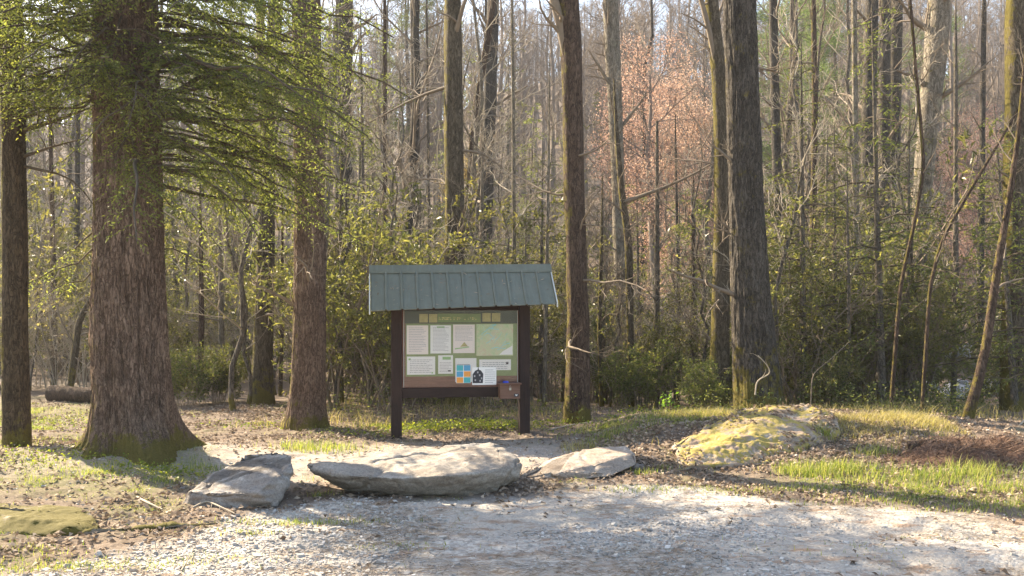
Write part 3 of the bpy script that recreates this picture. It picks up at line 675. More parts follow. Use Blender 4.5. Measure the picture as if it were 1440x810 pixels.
for lab, Yd, px, w, top, bark in [
    ('thin dark sapling right of the massive hemlock', 19, (281, 282), 8, 330, 'bark_dark'), ('sunlit pale sapling, right of the thin dark one by the massive hemlock', 20, (313, 309), 8, 300, 'bark_pale'),
    ('straight lit pole half way from the massive hemlock to the stout brown tree', 24, (327, 326), 6, 120, 'bark_pale'), ('dim trunk left of the dark straight trunk', 25, (343, 346), 13, 150, 'bark_grey'),
    ('thin dark pole between the dark straight trunk and the stout brown tree', 19, (394, 397), 6, 330, 'bark_dark'), ('mossy slim stem in the brush right of the stout brown tree', 17, (481, 480), 7, 250, 'bark_moss'),
    ('slim dark trunk above the left end of the kiosk roof', 26, (545, 541), 8, 0, 'bark_dark'), ('slim stem left of the kiosk roof rising from the brush', 20, (513, 508), 6, 100, 'bark_plain'),
    ('slanting thin trunk right of the thin straight trunk over the roof', 24, (606, 600), 5, 20, 'bark_plain'), ('lit slim stem behind the right half of the roof', 20, (676, 678), 8, 260, 'bark_pale'),
    ('slim stem just right of the kiosk roof', 17, (765, 772), 6, 180, 'bark_pale'), ('yellowish slim stem left of the crooked mossy sapling', 18, (846, 846), 7, 340, 'bark_moss'),
    ('thin grey pole in front of the pink-budded maple', 22, (953, 950), 5, 200, 'bark_grey'), ('dark thin stem left of the mossy trunk by the big grey one', 21, (972, 975), 7, 300, 'bark_dark'),
    ('thin pale stem right of the slim dark pole', 22, (1165, 1163), 6, 220, 'bark_pale'), ('thin stem in the hemlock thicket behind the boulder', 16, (1190, 1192), 6, 330, 'bark_plain'),
    ('thin stem left of the right-edge trunk in the thicket', 19, (1340, 1344), 8, 80, 'bark_plain'), ('slim grey stem near the right-edge trunk', 24, (1378, 1384), 10, 0, 'bark_grey'),
    ('leaning dead stem left of the massive hemlock', 18, (97, 128), 9, 420, 'bark_moss'), ('slim dark stem between the two hemlocks at the left', 21, (75, 70), 8, 150, 'bark_dark'),
    ('thin grey trunk seen past the edge hemlock', 26, (112, 110), 9, 100, 'bark_grey')]:
    T_('sapling', lab, Yd, [(px[0], 575, w), (px[0] * .5 + px[1] * .5 + (hash_(lab) % 9 - 4), 450, w), (px[1], top, w * .6)], bark, H=wz(top, Yd) + 1.5, br=(13, .3, 1.), blen=(.6, 1.6), dead=3, seed=hash_(lab))

# --- repeated woodland kinds: prototypes first
def proto_bare(i, H, r, bark, twig, nb=22, lv=2, t0=.3):
    rng = np.random.default_rng(300 + i); root = thing('bare_tree', None, None)
    K = 16; s = np.linspace(0, 1, K)
    Q = np.stack([.25 * np.cumsum(rng.normal(size=K)) * .35, .25 * np.cumsum(rng.normal(size=K)) * .35, -.3 + (H + .3) * s], 1); Q[0, :2] = 0
    rr = r * (1 - .86 * s ** 1.2) + .006; rr[0] *= 1.5
    mb = MB(); tubes(mb, Q[None], rr[None], 9); mb.obj('trunk', M[bark], root)
    cr = MB(); p, r_ = kids(Q[None], rr[None], nb, t0, .98, (30, 62), (.16 * H, .3 * H), .5, .13, 6, .38, rng=rng, minr=.012)
    tubes(cr, p, r_, 5)
    p, r_ = kids(p, r_, 6, .2, 1., (25, 60), (.05 * H, .12 * H), .3, .16, 4, .5, rng=rng, minr=.008); tubes(cr, p, r_, 4)
    if lv > 1:
        p, r_ = kids(p, r_, 4, .2, 1., (25, 60), (.02 * H, .06 * H), .25, .2, 3, .5, rng=rng, minr=.005); tubes(cr, p, r_, 3)
    cr.obj('crown', M[twig], root)
    return root
def proto_far(i, H, r, kind):
    """far tree in one mesh: trunk, limbs and twig haze (with buds on the maples)"""
    rng = np.random.default_rng(400 + i); mb = MB(); K = 10; s = np.linspace(0, 1, K)
    Q = np.stack([np.cumsum(rng.normal(size=K)) * .12, np.cumsum(rng.normal(size=K)) * .12, -.5 + (H + .5) * s], 1); Q[0, :2] = 0
    rr = r * (1 - .85 * s) + .02
    tubes(mb, Q[None], rr[None], 7)
    t0 = .35 if kind == 'bare' else .28
    p, r_ = kids(Q[None], rr[None], 24, t0, .98, (30, 60), (.16 * H, .3 * H), .5, .14, 5, .4, rng=rng, minr=.03); tubes(mb, p, r_, 4)
    p, r_ = kids(p, r_, 6, .2, 1., (25, 60), (.06 * H, .13 * H), .3, .18, 4, .5, rng=rng, minr=.02); tubes(mb, p, r_, 3)
    p3, r3 = kids(p, r_, 4, .2, 1., (25, 65), (.03 * H, .07 * H), .2, .2, 3, .5, rng=rng, minr=.011); tubes(mb, p3, r3, 3)
    mats = [M['far_twig']]
    if kind in ('red', 'yellow'):
        q = np.concatenate([p3[:, 1], p3[:, 2], p[:, 3], p[:, 2]]); q = np.repeat(q, 10, 0) + rng.normal(size=(len(q) * 10, 3)) * .22
        leaves(mb, q, rng.normal(size=q.shape), .07, .045, jit=2., mat=1, rng=rng); mats.append(M['redbud' if kind == 'red' else 'yellowbud'])
    return mb.mesh('far_' + kind + '_tree', mats)
def proto_hemlock(i, H, spread, mat='hemlock_young', nb=40, t0=.16, sz=(.075, .02), dens=.5, name='young_hemlock'):
    rng = np.random.default_rng(500 + i); root = thing(name, None, None)
    Q = np.stack([np.zeros(8), np.zeros(8), np.linspace(-.2, H, 8)], 1); mb = MB(); tubes(mb, Q[None], np.linspace(.011 * H + .01, .008, 8)[None], 8)
    mb.obj('trunk', M['bark_plain'], root)
    w = MB(); l = MB()
    for k in range(nb):
        t = t0 + (1 - t0) * (k + rng.random()) / nb; a = rng.uniform(0, 2 * math.pi); L = spread * (1.05 - t) ** .7 * rng.uniform(.5, 1.1)
        if L < .25: continue
        hemlock_bough(w, l, (0, 0, t * H), (math.cos(a), math.sin(a), .15), L, rng, rng.uniform(.15, .4), dens, sz)
    crown_of(w, l, [M['twig_dark'], M[mat]], root)
    return root
def proto_pine(i, H):
    rng = np.random.default_rng(600 + i); root = thing('pine_tree', None, None)
    Q = np.stack([np.zeros(8), np.zeros(8), np.linspace(-.4, H, 8)], 1); mb = MB(); tubes(mb, Q[None], np.linspace(.016 * H, .02, 8)[None], 9); mb.obj('trunk', M['bark_grey'], root)
    w = MB(); l = MB(); p, r_ = kids(Q[None], np.linspace(.016 * H, .02, 8)[None], 60, .3, 1., (65, 95), (.16 * H, .26 * H), .12, .08, 5, .22, rng=rng, minr=.015); tubes(w, p, r_, 4)
    p, r_ = kids(p, r_, 8, .3, 1., (25, 60), (.03 * H, .06 * H), .2, .12, 3, .5, rng=rng, plane=.35, minr=.008); tubes(w, p, r_, 3)
    c = np.repeat(np.concatenate([p[:, 1], p[:, 2]]), 16, 0); d = rng.normal(size=c.shape); d[:, 2] = np.abs(d[:, 2]) * .7
    leaves(l, c + rng.normal(size=c.shape) * .1, d, .34, .03, jit=2., rng=rng, bend=.05)
    crown_of(w, l, [M['twig_dark'], M['pine']], root)
    return root
def proto_shrub(i, kind):
    rng = np.random.default_rng(700 + i)
    root = thing({'rhodo': 'rhododendron_bush', 'laurel': 'laurel_bush', 'twiggy': 'twiggy_bush', 'privet': 'leafy_bush'}[kind], None, None)
    w = MB(); l = MB(); H = {'rhodo': 2.6, 'laurel': 2.2, 'twiggy': 2.4, 'privet': 1.3}[kind]
    n = {'rhodo': 9, 'laurel': 9, 'twiggy': 16, 'privet': 22}[kind]
    a = rng.uniform(0, 2 * math.pi, n); lean = rng.uniform(.1, .75, n); K = 6; s = np.linspace(0, 1, K)
    base = rng.normal(size=(n, 3)) * [.22, .22, 0]
    h = H * rng.uniform(.6, 1.1, n)
    P = base[:, None] + np.stack([np.cos(a)[:, None] * (lean * h)[:, None] * s ** 1.3, np.sin(a)[:, None] * (lean * h)[:, None] * s ** 1.3, h[:, None] * s - .15], -1) + rng.normal(size=(n, K, 3)) * (.13 if kind == 'twiggy' else .07) * s[None, :, None]
    r0 = {'rhodo': .022, 'laurel': .016, 'twiggy': .009, 'privet': .008}[kind]
    Rr = np.broadcast_to(r0 * (1 - .7 * s), (n, K)); tubes(w, P, Rr, 5)
    p, r_ = kids(P, Rr, {'rhodo': 6, 'laurel': 8, 'twiggy': 7, 'privet': 6}[kind], .25, 1., (25, 65), (.25 * H, .45 * H) if kind != 'privet' else (.2, .5), .35, .22, 5, .5, rng=rng, minr=.005); tubes(w, p, r_, 4)
    p2, r2 = kids(p, r_, {'rhodo': 4, 'laurel': 4, 'twiggy': 6, 'privet': 4}[kind], .3, 1., (25, 65), (.12 * H, .25 * H), .25, .25, 4, .5, rng=rng, minr=.003); tubes(w, p2, r2, 3)
    if kind in ('rhodo', 'laurel'):
        tip = np.concatenate([p2[:, -1], p2[:, -2], p[:, -1]]); td = np.concatenate([p2[:, -1] - p2[:, -2]] * 2 + [p[:, -1] - p[:, -2]])
        m = 6 if kind == 'rhodo' else 5; c = np.repeat(tip, m, 0); d0 = nrm(np.repeat(td, m, 0)); d = nrm(d0 * .25 + nrm(rng.normal(size=c.shape)) + [0, 0, -.25 if kind == 'rhodo' else .1])
        tn = np.repeat(np.clip(rng.normal(.45, .2, len(tip)), 0, 1), m) + rng.normal(size=len(c)) * .12
        leaves(l, c + rng.normal(size=c.shape) * .02, d, rng.uniform(.09, .15, len(c)) if kind == 'rhodo' else rng.uniform(.055, .095, len(c)), .038 if kind == 'rhodo' else .028, jit=.5, rng=rng, tint=np.clip(tn, 0, 1))
    elif kind == 'privet':
        c = np.concatenate([p2[:, 1], p2[:, 2], p2[:, 3], p[:, 2], p[:, 3]]); c = np.repeat(c, 3, 0) + rng.normal(size=(len(c) * 3, 3)) * .03
        leaves(l, c, rng.normal(size=c.shape) + [0, 0, .3], .055, .028, jit=.8, rng=rng)
    else:
        k = rng.random(len(p2)) < .25; c = np.repeat(p2[k, -1], 3, 0)
        leaves(l, c, rng.normal(size=c.shape), .05, .025, jit=1., rng=rng)
    w.obj('stems', M['twig_pale' if kind == 'twiggy' else 'twig'], root)
    l.obj('foliage', M[{'rhodo': 'rhodo', 'laurel': 'laurel', 'twiggy': 'drygrass', 'privet': 'privet'}[kind]], root, smooth=False)
    return root

# zones along the picture named after things one can find
ZONES = [(-1e9, 5, 'left of the edge hemlock'), (5, 130, 'between the two big hemlocks'), (130, 238, 'behind the massive hemlock'), (238, 405, 'left of the stout brown tree'),
         (405, 540, 'left of the noticeboard'), (540, 638, 'behind the noticeboard, left half'), (638, 745, 'behind the noticeboard, right half'),
         (745, 812, 'left of the dark forked trunk'), (812, 925, 'right of the dark forked trunk'), (925, 1012, 'left of the big grey trunk'),
         (1012, 1110, 'behind the big grey trunk'), (1110, 1215, 'behind the mossy boulder'), (1215, 1300, 'behind the paired grey trunks'), (1300, 1420, 'right of the pale blotched trunk'), (1420, 1e9, 'at the right edge')]
ORD = ['first', 'second', 'third', 'fourth', 'fifth', 'sixth', 'seventh', 'eighth', 'ninth', 'tenth', 'eleventh', 'twelfth', 'thirteenth', 'fourteenth', 'fifteenth', 'sixteenth', 'seventeenth', 'eighteenth', 'nineteenth', 'twentieth'] + ['twenty-' + q for q in ('first', 'second', 'third', 'fourth', 'fifth', 'sixth', 'seventh', 'eighth', 'ninth')] + ['thirtieth'] + ['thirty-' + q for q in ('first', 'second', 'third', 'fourth', 'fifth', 'sixth', 'seventh', 'eighth', 'ninth')] + ['fortieth'] * 20
def label_batch(items, look, where=''):
    """items: list of (x, y); labels tell each one by what it grows beside and its order there"""
    out = [None] * len(items); by = {}
    for i, (x, y) in enumerate(items):
        px = 720 + F * x / y
        for a, b, z in ZONES:
            if a <= px < b: by.setdefault(z, []).append((px, i)); break
    for z, L in by.items():
        L.sort()
        for k, (_, i) in enumerate(L):
            if len(L) == 1: s = f'the only {look} {where} {z}'
            elif k == 0: s = f'leftmost {look} {where} {z}'
            elif k == len(L) - 1: s = f'rightmost {look} {where} {z}'
            else: s = f'{look} {where} {z}, {ORD[k]} from left'
            out[i] = ' '.join(s.split())
    return out
def scatter(n, d0, d1, x_pad=1.12, rng=None, mind=1.0, px=None, power=1.0, avoid=None):
    out = []; tries = 0
    while len(out) < n and tries < n * 60:
        tries += 1; d = d0 + (d1 - d0) * rng.random() ** power
        if px: q = rng.uniform(*px)
        else: q = 720 + (rng.random() - .5) * 1440 * x_pad
        x = (q - 720) / F * d
        if avoid and avoid(x, d): continue
        if all((x - a) ** 2 + (d - b) ** 2 > mind ** 2 for a, b in out): out.append((x, d))
    return out
def plant(protos, spots, look, cat, group, smin=.8, smax=1.2, seed=0, where='', sink=0., zs=(1., 1.)):
    rng = np.random.default_rng(seed); labs = label_batch(spots, look, where); start = [True] * len(protos)
    for i, (x, y) in enumerate(spots):
        k = i % len(protos); s = rng.uniform(smin, smax)
        copy_tree(protos[k], (x, y, g1(x, y) - sink), rng.uniform(0, 6.28), (s, s, s * rng.uniform(*zs)), labs[i], cat, group, first=start[k], tilt=(rng.normal() * .03, rng.normal() * .03))
        start[k] = False
    for k, f in enumerate(start):
        if f:
            for ch in list(protos[k].children): bpy.data.objects.remove(ch)
            bpy.data.objects.remove(protos[k])

rs = np.random.default_rng(77)
def keep_open(x, y):          # the clearing in front, the trodden path and the way the low sun comes in
    if y < 13.2 + (.9 if x > .2 else 0): return True
    if -6.5 < x < -2.6 and y < 15.2: return True
    if x < -6 and 13 < y < 19: return True
    return False
def bushy(x, y):              # no bushes there, nor in the gap that shows the stream's pale boulders
    return keep_open(x, y) or (1298 < 720 + F * x / y < 1408)
def sunny(x, y):              # thinner wood along the way the low sun takes to the clearing
    return bushy(x, y) or (abs((x - .8) * .616 + (y - 9.0) * .788) < 4.2 and rs.random() < .85)
# bare trees in the middle distance, further ones on the hillside
plant([proto_bare(i, H, r, b, tw) for i, (H, r, b, tw) in enumerate([(15, .13, 'bark_plain', 'twig'), (17, .17, 'bark_grey', 'twig'), (12, .08, 'bark_pale', 'twig_pale'), (14, .10, 'bark_plain', 'twig_pale')])],
      scatter(28, 22, 44, rng=rs, mind=1.5, avoid=sunny) + scatter(9, 27, 44, rng=rs, mind=2.0, px=(-330, -50)), 'slim leafless tree', 'tree', 'leafless trees in the wood', .85, 1.2, 1)
plant([proto_bare(10 + i, H, r, b, tw, 12, 2, .2) for i, (H, r, b, tw) in enumerate([(5.5, .028, 'bark_pale', 'twig_pale'), (4.5, .022, 'bark_plain', 'twig'), (6.5, .035, 'bark_plain', 'twig_pale')])],
      scatter(84, 15.5, 32, rng=rs, mind=.7, avoid=bushy), 'leafless sapling', 'sapling', 'leafless saplings in the understory', .8, 1.3, 2)
for o in [o for o in C.objects if o.name.startswith('bare_tree') and o.get('category') == 'sapling']: o.name = 'sapling'
plant([proto_shrub(i, 'rhodo') for i in range(3)], scatter(12, 18, 34, rng=rs, mind=2.2, px=(430, 1480), avoid=bushy), 'dull green rhododendron', 'bush', 'rhododendrons in the understory', .8, 1.3, 3)
plant([proto_shrub(10 + i, 'laurel') for i in range(3)], scatter(20, 16.5, 30, rng=rs, mind=2.2, px=(-40, 1480), avoid=bushy), 'olive laurel bush', 'bush', 'laurels in the understory', .8, 1.35, 4)
plant([proto_shrub(15 + i, 'laurel') for i in range(2)], scatter(20, 22, 36, rng=rs, mind=2.2, avoid=lambda x, y: bushy(x, y) or (x < -3 and rs.random() < .3)), 'tall thin laurel', 'bush', 'tall laurels under the trees', 1.5, 2.6, 14)
plant([proto_shrub(17 + i, 'laurel') for i in range(2)], scatter(9, 16, 25, rng=rs, mind=1.6, px=(1085, 1300), avoid=bushy) + scatter(8, 15, 22, rng=rs, mind=1.2, px=(455, 560), avoid=keep_open) + scatter(10, 20, 34, rng=rs, mind=1.8, px=(-330, -30)), 'ragged green laurel', 'bush', 'ragged laurels near the clearing', 1.0, 1.9, 15)
plant([proto_shrub(20 + i, 'twiggy') for i in range(3)], scatter(46, 16.5, 36, rng=rs, mind=1.2, avoid=bushy) + scatter(12, 19, 34, rng=rs, mind=1.6, px=(-330, -40)), 'tangle of pale twigs', 'bush', 'twiggy bushes in the understory', .8, 1.5, 5)
plant([proto_shrub(30 + i, 'privet') for i in range(2)], scatter(6, 14.6, 20, rng=rs, mind=1.1, px=(760, 1480), avoid=bushy) + [(-6.3, 16.9), (-5.7, 17.3)],
      'low fine-leaved bush', 'bush', 'low leafy bushes at the edge of the wood', .7, 1.2, 6)
plant([proto_hemlock(i, H, sp) for i, (H, sp) in enumerate([(5.2, 1.7), (6.5, 2.0), (3.6, 1.4)])],
      [(wx(p, d), d) for p, d in [(1175, 17.5), (1240, 16.2), (1110, 19.5), (1428, 15.5), (1275, 17.5), (1455, 14.4), (1290, 21), (1215, 23), (1420, 20), (980, 22), (900, 24), (840, 21), (735, 24), (790, 26), (560, 25), (520, 28), (690, 30), (620, 31), (330, 26), (255, 24), (95, 27), (450, 21), (500, 23), (660, 22), (700, 26), (760, 21), (830, 28), (870, 26), (950, 27), (1020, 25), (1150, 24), (1270, 26), (1425, 22), (590, 28), (1130, 16.5), (1200, 19)]],
      'airy young hemlock', 'tree', 'young hemlocks under the tall trees', .85, 1.2, 7)
plant([proto_hemlock(20 + i, H, sp, 'hemlock_young', 60, .12, (.13, .045), .34, 'hemlock_tree') for i, (H, sp) in enumerate([(12, 2.6), (15, 3.0)])],
      [(wx(p, d), d) for p, d in [(540, 36), (500, 40), (735, 38), (250, 36), (330, 42), (60, 38), (790, 44), (1190, 44), (1420, 40), (640, 46), (1060, 48), (712, 50), (668, 54), (850, 56), (160, 50)]], 'tall evergreen hemlock', 'tree', 'tall evergreens in the wood', .85, 1.15, 8, 'further back')
plant([proto_pine(i, 19) for i in range(2)], [(wx(p, d), d) for p, d in [(1120, 50), (1180, 56), (1090, 62), (580, 66), (1330, 60), (300, 64)]], 'soft green pine', 'tree', 'pines at the foot of the hill', .9, 1.2, 9, 'far')
def plant_far(meshes, spots, name, look, group, seed, smin=.8, smax=1.2, where='on the hillside'):
    rng = np.random.default_rng(seed); labs = label_batch(spots, look, where)
    for i, (x, y) in enumerate(spots):
        o = bpy.data.objects.new(name, meshes[i % len(meshes)]); C.objects.link(o); s = rng.uniform(smin, smax)
        o.location = (x, y, g1(x, y)); o.rotation_euler = (0, 0, rng.uniform(0, 6.28)); o.scale = (s, s, s)
        tag(o, labs[i], 'tree', group)
plant_far([proto_far(20 + i, H, .16, 'red') for i, H in enumerate([11, 10])], [(wx(p, d), d) for p, d in [(938, 34), (972, 36), (905, 41), (1000, 39), (958, 45), (1365, 43), (1385, 50), (1350, 56), (1420, 58), (1250, 62)]], 'maple_tree', 'pink-budded maple', 'red-budded maples at the foot of the hill', 31, .9, 1.15, '')
plant_far([proto_far(30, 6.5, .1, 'yellow')], [(wx(p, d), d) for p, d in [(1165, 47), (1205, 50), (1090, 50), (655, 44)]], 'budding_tree', 'yellow-budded small tree', 'yellow-budded small trees', 32, .9, 1.1, '')
hs = scatter(210, 48, 115, rng=rs, mind=2.0, x_pad=1.15, power=.9) + scatter(16, 45, 80, rng=rs, mind=2.4, px=(-380, -60)) + scatter(8, 45, 80, rng=rs, mind=2.4, px=(1500, 1750))
plant_far([proto_far(i, H, r, 'bare') for i, (H, r) in enumerate([(17, .2), (20, .26), (15, .15), (18, .19)])], hs, 'bare_tree', 'leafless tree', 'leafless trees on the hillside', 33)
# the wood beyond them on the crest reads as one mass
wood = MB(); rw = np.random.default_rng(99)
src = proto_far(50, 16, .24, 'bare'); n_ = len(src.vertices); co = np.empty(n_ * 3, np.float32); src.vertices.foreach_get('co', co); co = co.reshape(-1, 3)
fc = np.array([p.vertices[:] for p in src.polygons]); keep_f = np.arange(len(fc)); bpy.data.meshes.remove(src)
for (x, y) in scatter(330, 100, 175, rng=rw, mind=2.0, x_pad=1.3) + scatter(70, 70, 150, rng=rw, mind=2.4, px=(-700, -90)) + scatter(30, 80, 150, rng=rw, mind=2.4, px=(1530, 2000)):
    a = rw.uniform(0, 6.28); s = rw.uniform(.8, 1.25); c_, s_ = math.cos(a), math.sin(a)
    wood.add((co @ np.array([[c_, s_, 0], [-s_, c_, 0], [0, 0, 1]])) * s + [x, y, g1(x, y)], fc)
tag(wood.obj('distant_wood', M['far_twig']), kind='stuff')
# trees standing beyond the left edge, between the clearing and the low sun
for i, (x, y, s) in enumerate([(-13.5, 8.5, 1.), (-16.5, 5.5, 1.1), (-30, 20, 1.1)]):
    src_t = [o for o in C.objects if o.name.startswith('bare_tree') and o.type == 'EMPTY' and o.get('group') == 'leafless trees in the wood'][i]
    copy_tree(src_t, (x, y, g1(x, y)), i * 2.1, s, ['leafless tree standing outside the picture, nearest past its left edge', 'leafless tree outside the picture, left and near', 'leafless tree outside the picture, far to the left'][i], 'tree', 'leafless trees past the left edge')

# ------------------------------------------------------------------ noticeboard
def zi(x, y):
    """height of the built ground sheet"""
    x = np.asarray(x, float); y = np.asarray(y, float)
    i = np.clip(np.searchsorted(xs, x) - 1, 0, nx - 2); j = np.clip(np.searchsorted(ys, y) - 1, 0, ny - 2)
    u = np.clip((x - xs[i]) / (xs[i + 1] - xs[i]), 0, 1); v = np.clip((y - ys[j]) / (ys[j + 1] - ys[j]), 0, 1)
    return (Z[j, i] * (1 - u) + Z[j, i + 1] * u) * (1 - v) + (Z[j + 1, i] * (1 - u) + Z[j + 1, i + 1] * u) * v
def on_ground(px, py):
    Yd = np.arange(4.5, 40, .02); x = (px - 720) / F * Yd; z = EYE - (py - 450) / F * Yd
    k = np.argmax(z < zi(x, Yd)); return float(x[k]), float(Yd[k])

def box(mb, x0, x1, y0, y1, z0, z1, tint=.5, mat=0):
    v = [(x, y, z) for x in (x0, x1) for y in (y0, y1) for z in (z0, z1)]
    mb.add(v, [(0, 1, 3, 2), (4, 6, 7, 5), (0, 4, 5, 1), (2, 3, 7, 6), (0, 2, 6, 4), (1, 5, 7, 3)], tint=tint, mat=mat)
def bevel(o, w=.004, seg=2):
    m = o.modifiers.new('Bevel', 'BEVEL'); m.width = w; m.segments = seg; m.limit_method = 'ANGLE'; return o

def wood_mat(name, c0, c1, axis=2):
    t = NT(name); sc = [14, 14, 14]; sc[axis] = 1.2; a = t.noise(t.coords(tuple(sc)), 3, 6, .65, .5); b = t.noise(t.coords(), 4, 4)
    col = t.mix(t.ramp(a, [(.3, 0.), (.7, 1.)]), c0, c1); col = t.mix(t.math('MULTIPLY', t.ramp(b, [(.5, 0.), (.75, 1.)]), .4), col, [x * 1.6 for x in c1])
    return t.done(t.bsdf(col, .75, t.bump(a, .5, .01), .3))
M['post_wood'] = wood_mat('post_wood', (.018, .010, .009), (.042, .024, .019))
M['beam_wood'] = wood_mat('beam_wood', (.018, .010, .009), (.042, .025, .020), 0)
M['board_wood'] = wood_mat('board_wood', (.15, .062, .045), (.25, .12, .085), 0)
M['box_wood'] = wood_mat('box_wood', (.13, .065, .045), (.24, .14, .10), 0)
def roof_mat():
    t = NT('green_metal'); v = t.coords(); a = t.noise(v, 4, 6, .7); b = t.noise(t.coords((8, 1, 1)), 3, 5, .7)
    col = t.mix(t.ramp(a, [(.35, 0.), (.7, 1.)]), (.125, .135, .105), (.165, .175, .14)); col = t.mix(t.math('MULTIPLY', t.ramp(b, [(.5, 0.), (.75, 1.)]), .55), col, (.19, .22, .20))
    return t.done(t.bsdf(col, t.math('ADD', t.math('MULTIPLY', a, .3), .32), t.bump(a, .15, .01), .4))
M['roof'] = roof_mat()
M['trim'] = plain('pale_trim', (.62, .62, .58), .5, .4, .15, 12)
M['felt'] = plain('green_board', (.23, .30, .13), .85, .2, .25, 18)
M['header_mat'] = plain('dark_header', (.06, .075, .062), .8, .2, .2, 10)
M['banner'] = plain('green_banner', (.20, .27, .10), .7, .2, .3, 9)
M['gold'] = plain('yellow_plaque', (.44, .39, .17), .7, .2, .3, 24)
M['gold_ink'] = plain('yellow_ink', (.62, .52, .22), .7, .2, .2, 30)
M['paper'] = plain('paper', (.86, .85, .83), .8, .2, .04, 6)
M['paper_pink'] = plain('paper_pinkish', (.84, .76, .72), .8, .2, .05, 6)
M['ink'] = plain('grey_ink', (.42, .41, .42), .8, .2, .1, 40)
M['ink_dark'] = plain('dark_ink', (.06, .06, .07), .8, .2, .2, 60)
M['ink_green'] = plain('green_ink', (.30, .50, .22), .8, .2, .2, 40)
M['ink_teal'] = plain('teal_ink', (.10, .42, .45), .8, .2, .1, 40)
M['ink_blue'] = plain('blue_ink', (.12, .35, .55), .8, .2, .1, 40)
M['ink_orange'] = plain('orange_ink', (.80, .36, .10), .8, .2, .1, 40)
M['ink_cyan'] = plain('cyan_ink', (.35, .66, .70), .8, .2, .1, 40)
M['metal'] = plain('dull_metal', (.45, .43, .38), .4, .5, .2, 40, metal=.8)
M['blue'] = plain('blue_plastic', (.04, .07, .55), .45, .4, .1, 40)
t = NT('map_print'); v = t.coords(); a = t.noise(v, 16, 6, .75, .8); b = t.noise(v, 5, 3)
mp_ = t.mix(t.ramp(b, [(.4, 0.), (.65, 1.)]), t.ramp(a, [(.35, (.35, .50, .25)), (.5, (.52, .62, .36)), (.65, (.66, .70, .48))]), t.ramp(a, [(.4, (.66, .72, .52)), (.6, (.60, .50, .35))]))
M['map'] = t.done(t.bsdf(mp_, .7, None, .2))
t = NT('clear_pane'); gl = t.n('ShaderNodeBsdfGlossy'); gl.inputs['Roughness'].default_value = .12; tr = t.n('ShaderNodeBsdfTransparent'); mx = t.n('ShaderNodeMixShader'); lw = t.n('ShaderNodeFresnel'); lw.inputs[0].default_value = 1.45
t.l(lw.outputs[0], mx.inputs[0]); t.l(tr.outputs[0], mx.inputs[1]); t.l(gl.outputs[0], mx.inputs[2]); M['pane'] = t.done(mx.outputs[0])

KX, KY, KA = -.706, 12.288, rad(9); KC, KS = math.cos(KA), math.sin(KA); KZ = float(zi(KX, KY))
def kl(px, py, ly):
    u = (px - 720) / F; lx = (u * (KY + ly * KC) - KX + ly * KS) / (KC - u * KS)
    Yw = KY + lx * KS + ly * KC; return lx, EYE - (py - 450) / F * Yw - KZ
def gl_(lx, ly): return float(zi(KX + lx * KC - ly * KS, KY + lx * KS + ly * KC)) - KZ
kiosk = thing('noticeboard', 'dark wooden trailhead noticeboard under a small green metal roof', 'noticeboard', (KX, KY, KZ), KA)
ER = 1.82 - KZ; EL = 1.72 - KZ; RL, RR_ = 2.295 - KZ, 2.337 - KZ
for sx_ in (-1, 1):
    mb = MB(); box(mb, sx_ * .885 - .073, sx_ * .885 + .073, -.07, .08, gl_(sx_ * .88, 0) - .15, 1.93 - KZ); bevel(mb.obj('post', M['post_wood'], kiosk, False), .008)
x0, x1 = -.811, .811
zb0 = .535 - KZ; zb1 = .668 - KZ
mb = MB(); box(mb, x0, x1, -.045, .045, zb0, zb1); bevel(mb.obj('rail', M['beam_wood'], kiosk, False), .006)
mb = MB(); box(mb, x0, x1, -.04, .05, 1.735 - KZ, 1.90 - KZ); bevel(mb.obj('header_beam', M['beam_wood'], kiosk, False), .006)
mb = MB(); box(mb, x0, x1, .0, .02, zb1 + .001, 1.734 - KZ); mb.obj('back_board', M['board_wood'], kiosk, False)
zg0 = kl(640, 529, 0)[1]; zh = kl(640, 455, 0)[1]
mb = MB(); box(mb, kl(570.5, 500, -.006)[0], kl(727, 500, -.006)[0], -.009, -.002, zg0, zh); fb = mb.obj('pin_board', M['felt'], kiosk, False)
mb = MB(); box(mb, kl(569, 500, -.006)[0], kl(727.5, 500, -.006)[0], -.010, -.002, zh + .002, 1.732 - KZ); hd = mb.obj('title_board', M['header_mat'], kiosk, False)
rt = np.random.default_rng(5)
def sheet(name, px0, py0, px1, py1, ly, mat, parent, th=.002, label=None):
    a, z1 = kl(px0, py0, ly); b, z0 = kl(px1, py1, ly); mb = MB(); box(mb, a, b, ly, ly + th, z0, z1); o = mb.obj(name, mat, parent, False)
    if label: o['label'] = label
    return o, (a, b, z0, z1)
def rects(rs_, ly, mat, parent, name='print'):
    mb = MB()
    for a, b, z0, z1 in rs_: box(mb, a, b, ly - .0008, ly - .0002, z0, z1)
    return mb.obj(name, mat, parent, False)
def text_lines(bx, n, ind=.1, top=.06, bot=.08, mat='ink', parent=None, ly=0, short=.25, thick=.35):
    a, b, z0, z1 = bx; w = b - a; h = z1 - z0; L = []; step = h * (1 - top - bot) / n
    for k in range(n):
        z = z1 - h * top - (k + .5) * step; x = a + w * ind; e = b - w * ind - w * short * rt.random() * (rt.random() < .4)
        while x < e:                                     # words
            ww = w * rt.uniform(.04, .11); L.append((x, min(x + ww, e), z - step * thick / 2, z + step * thick / 2)); x += ww + w * .018
    return rects(L, ly, M[mat], parent)
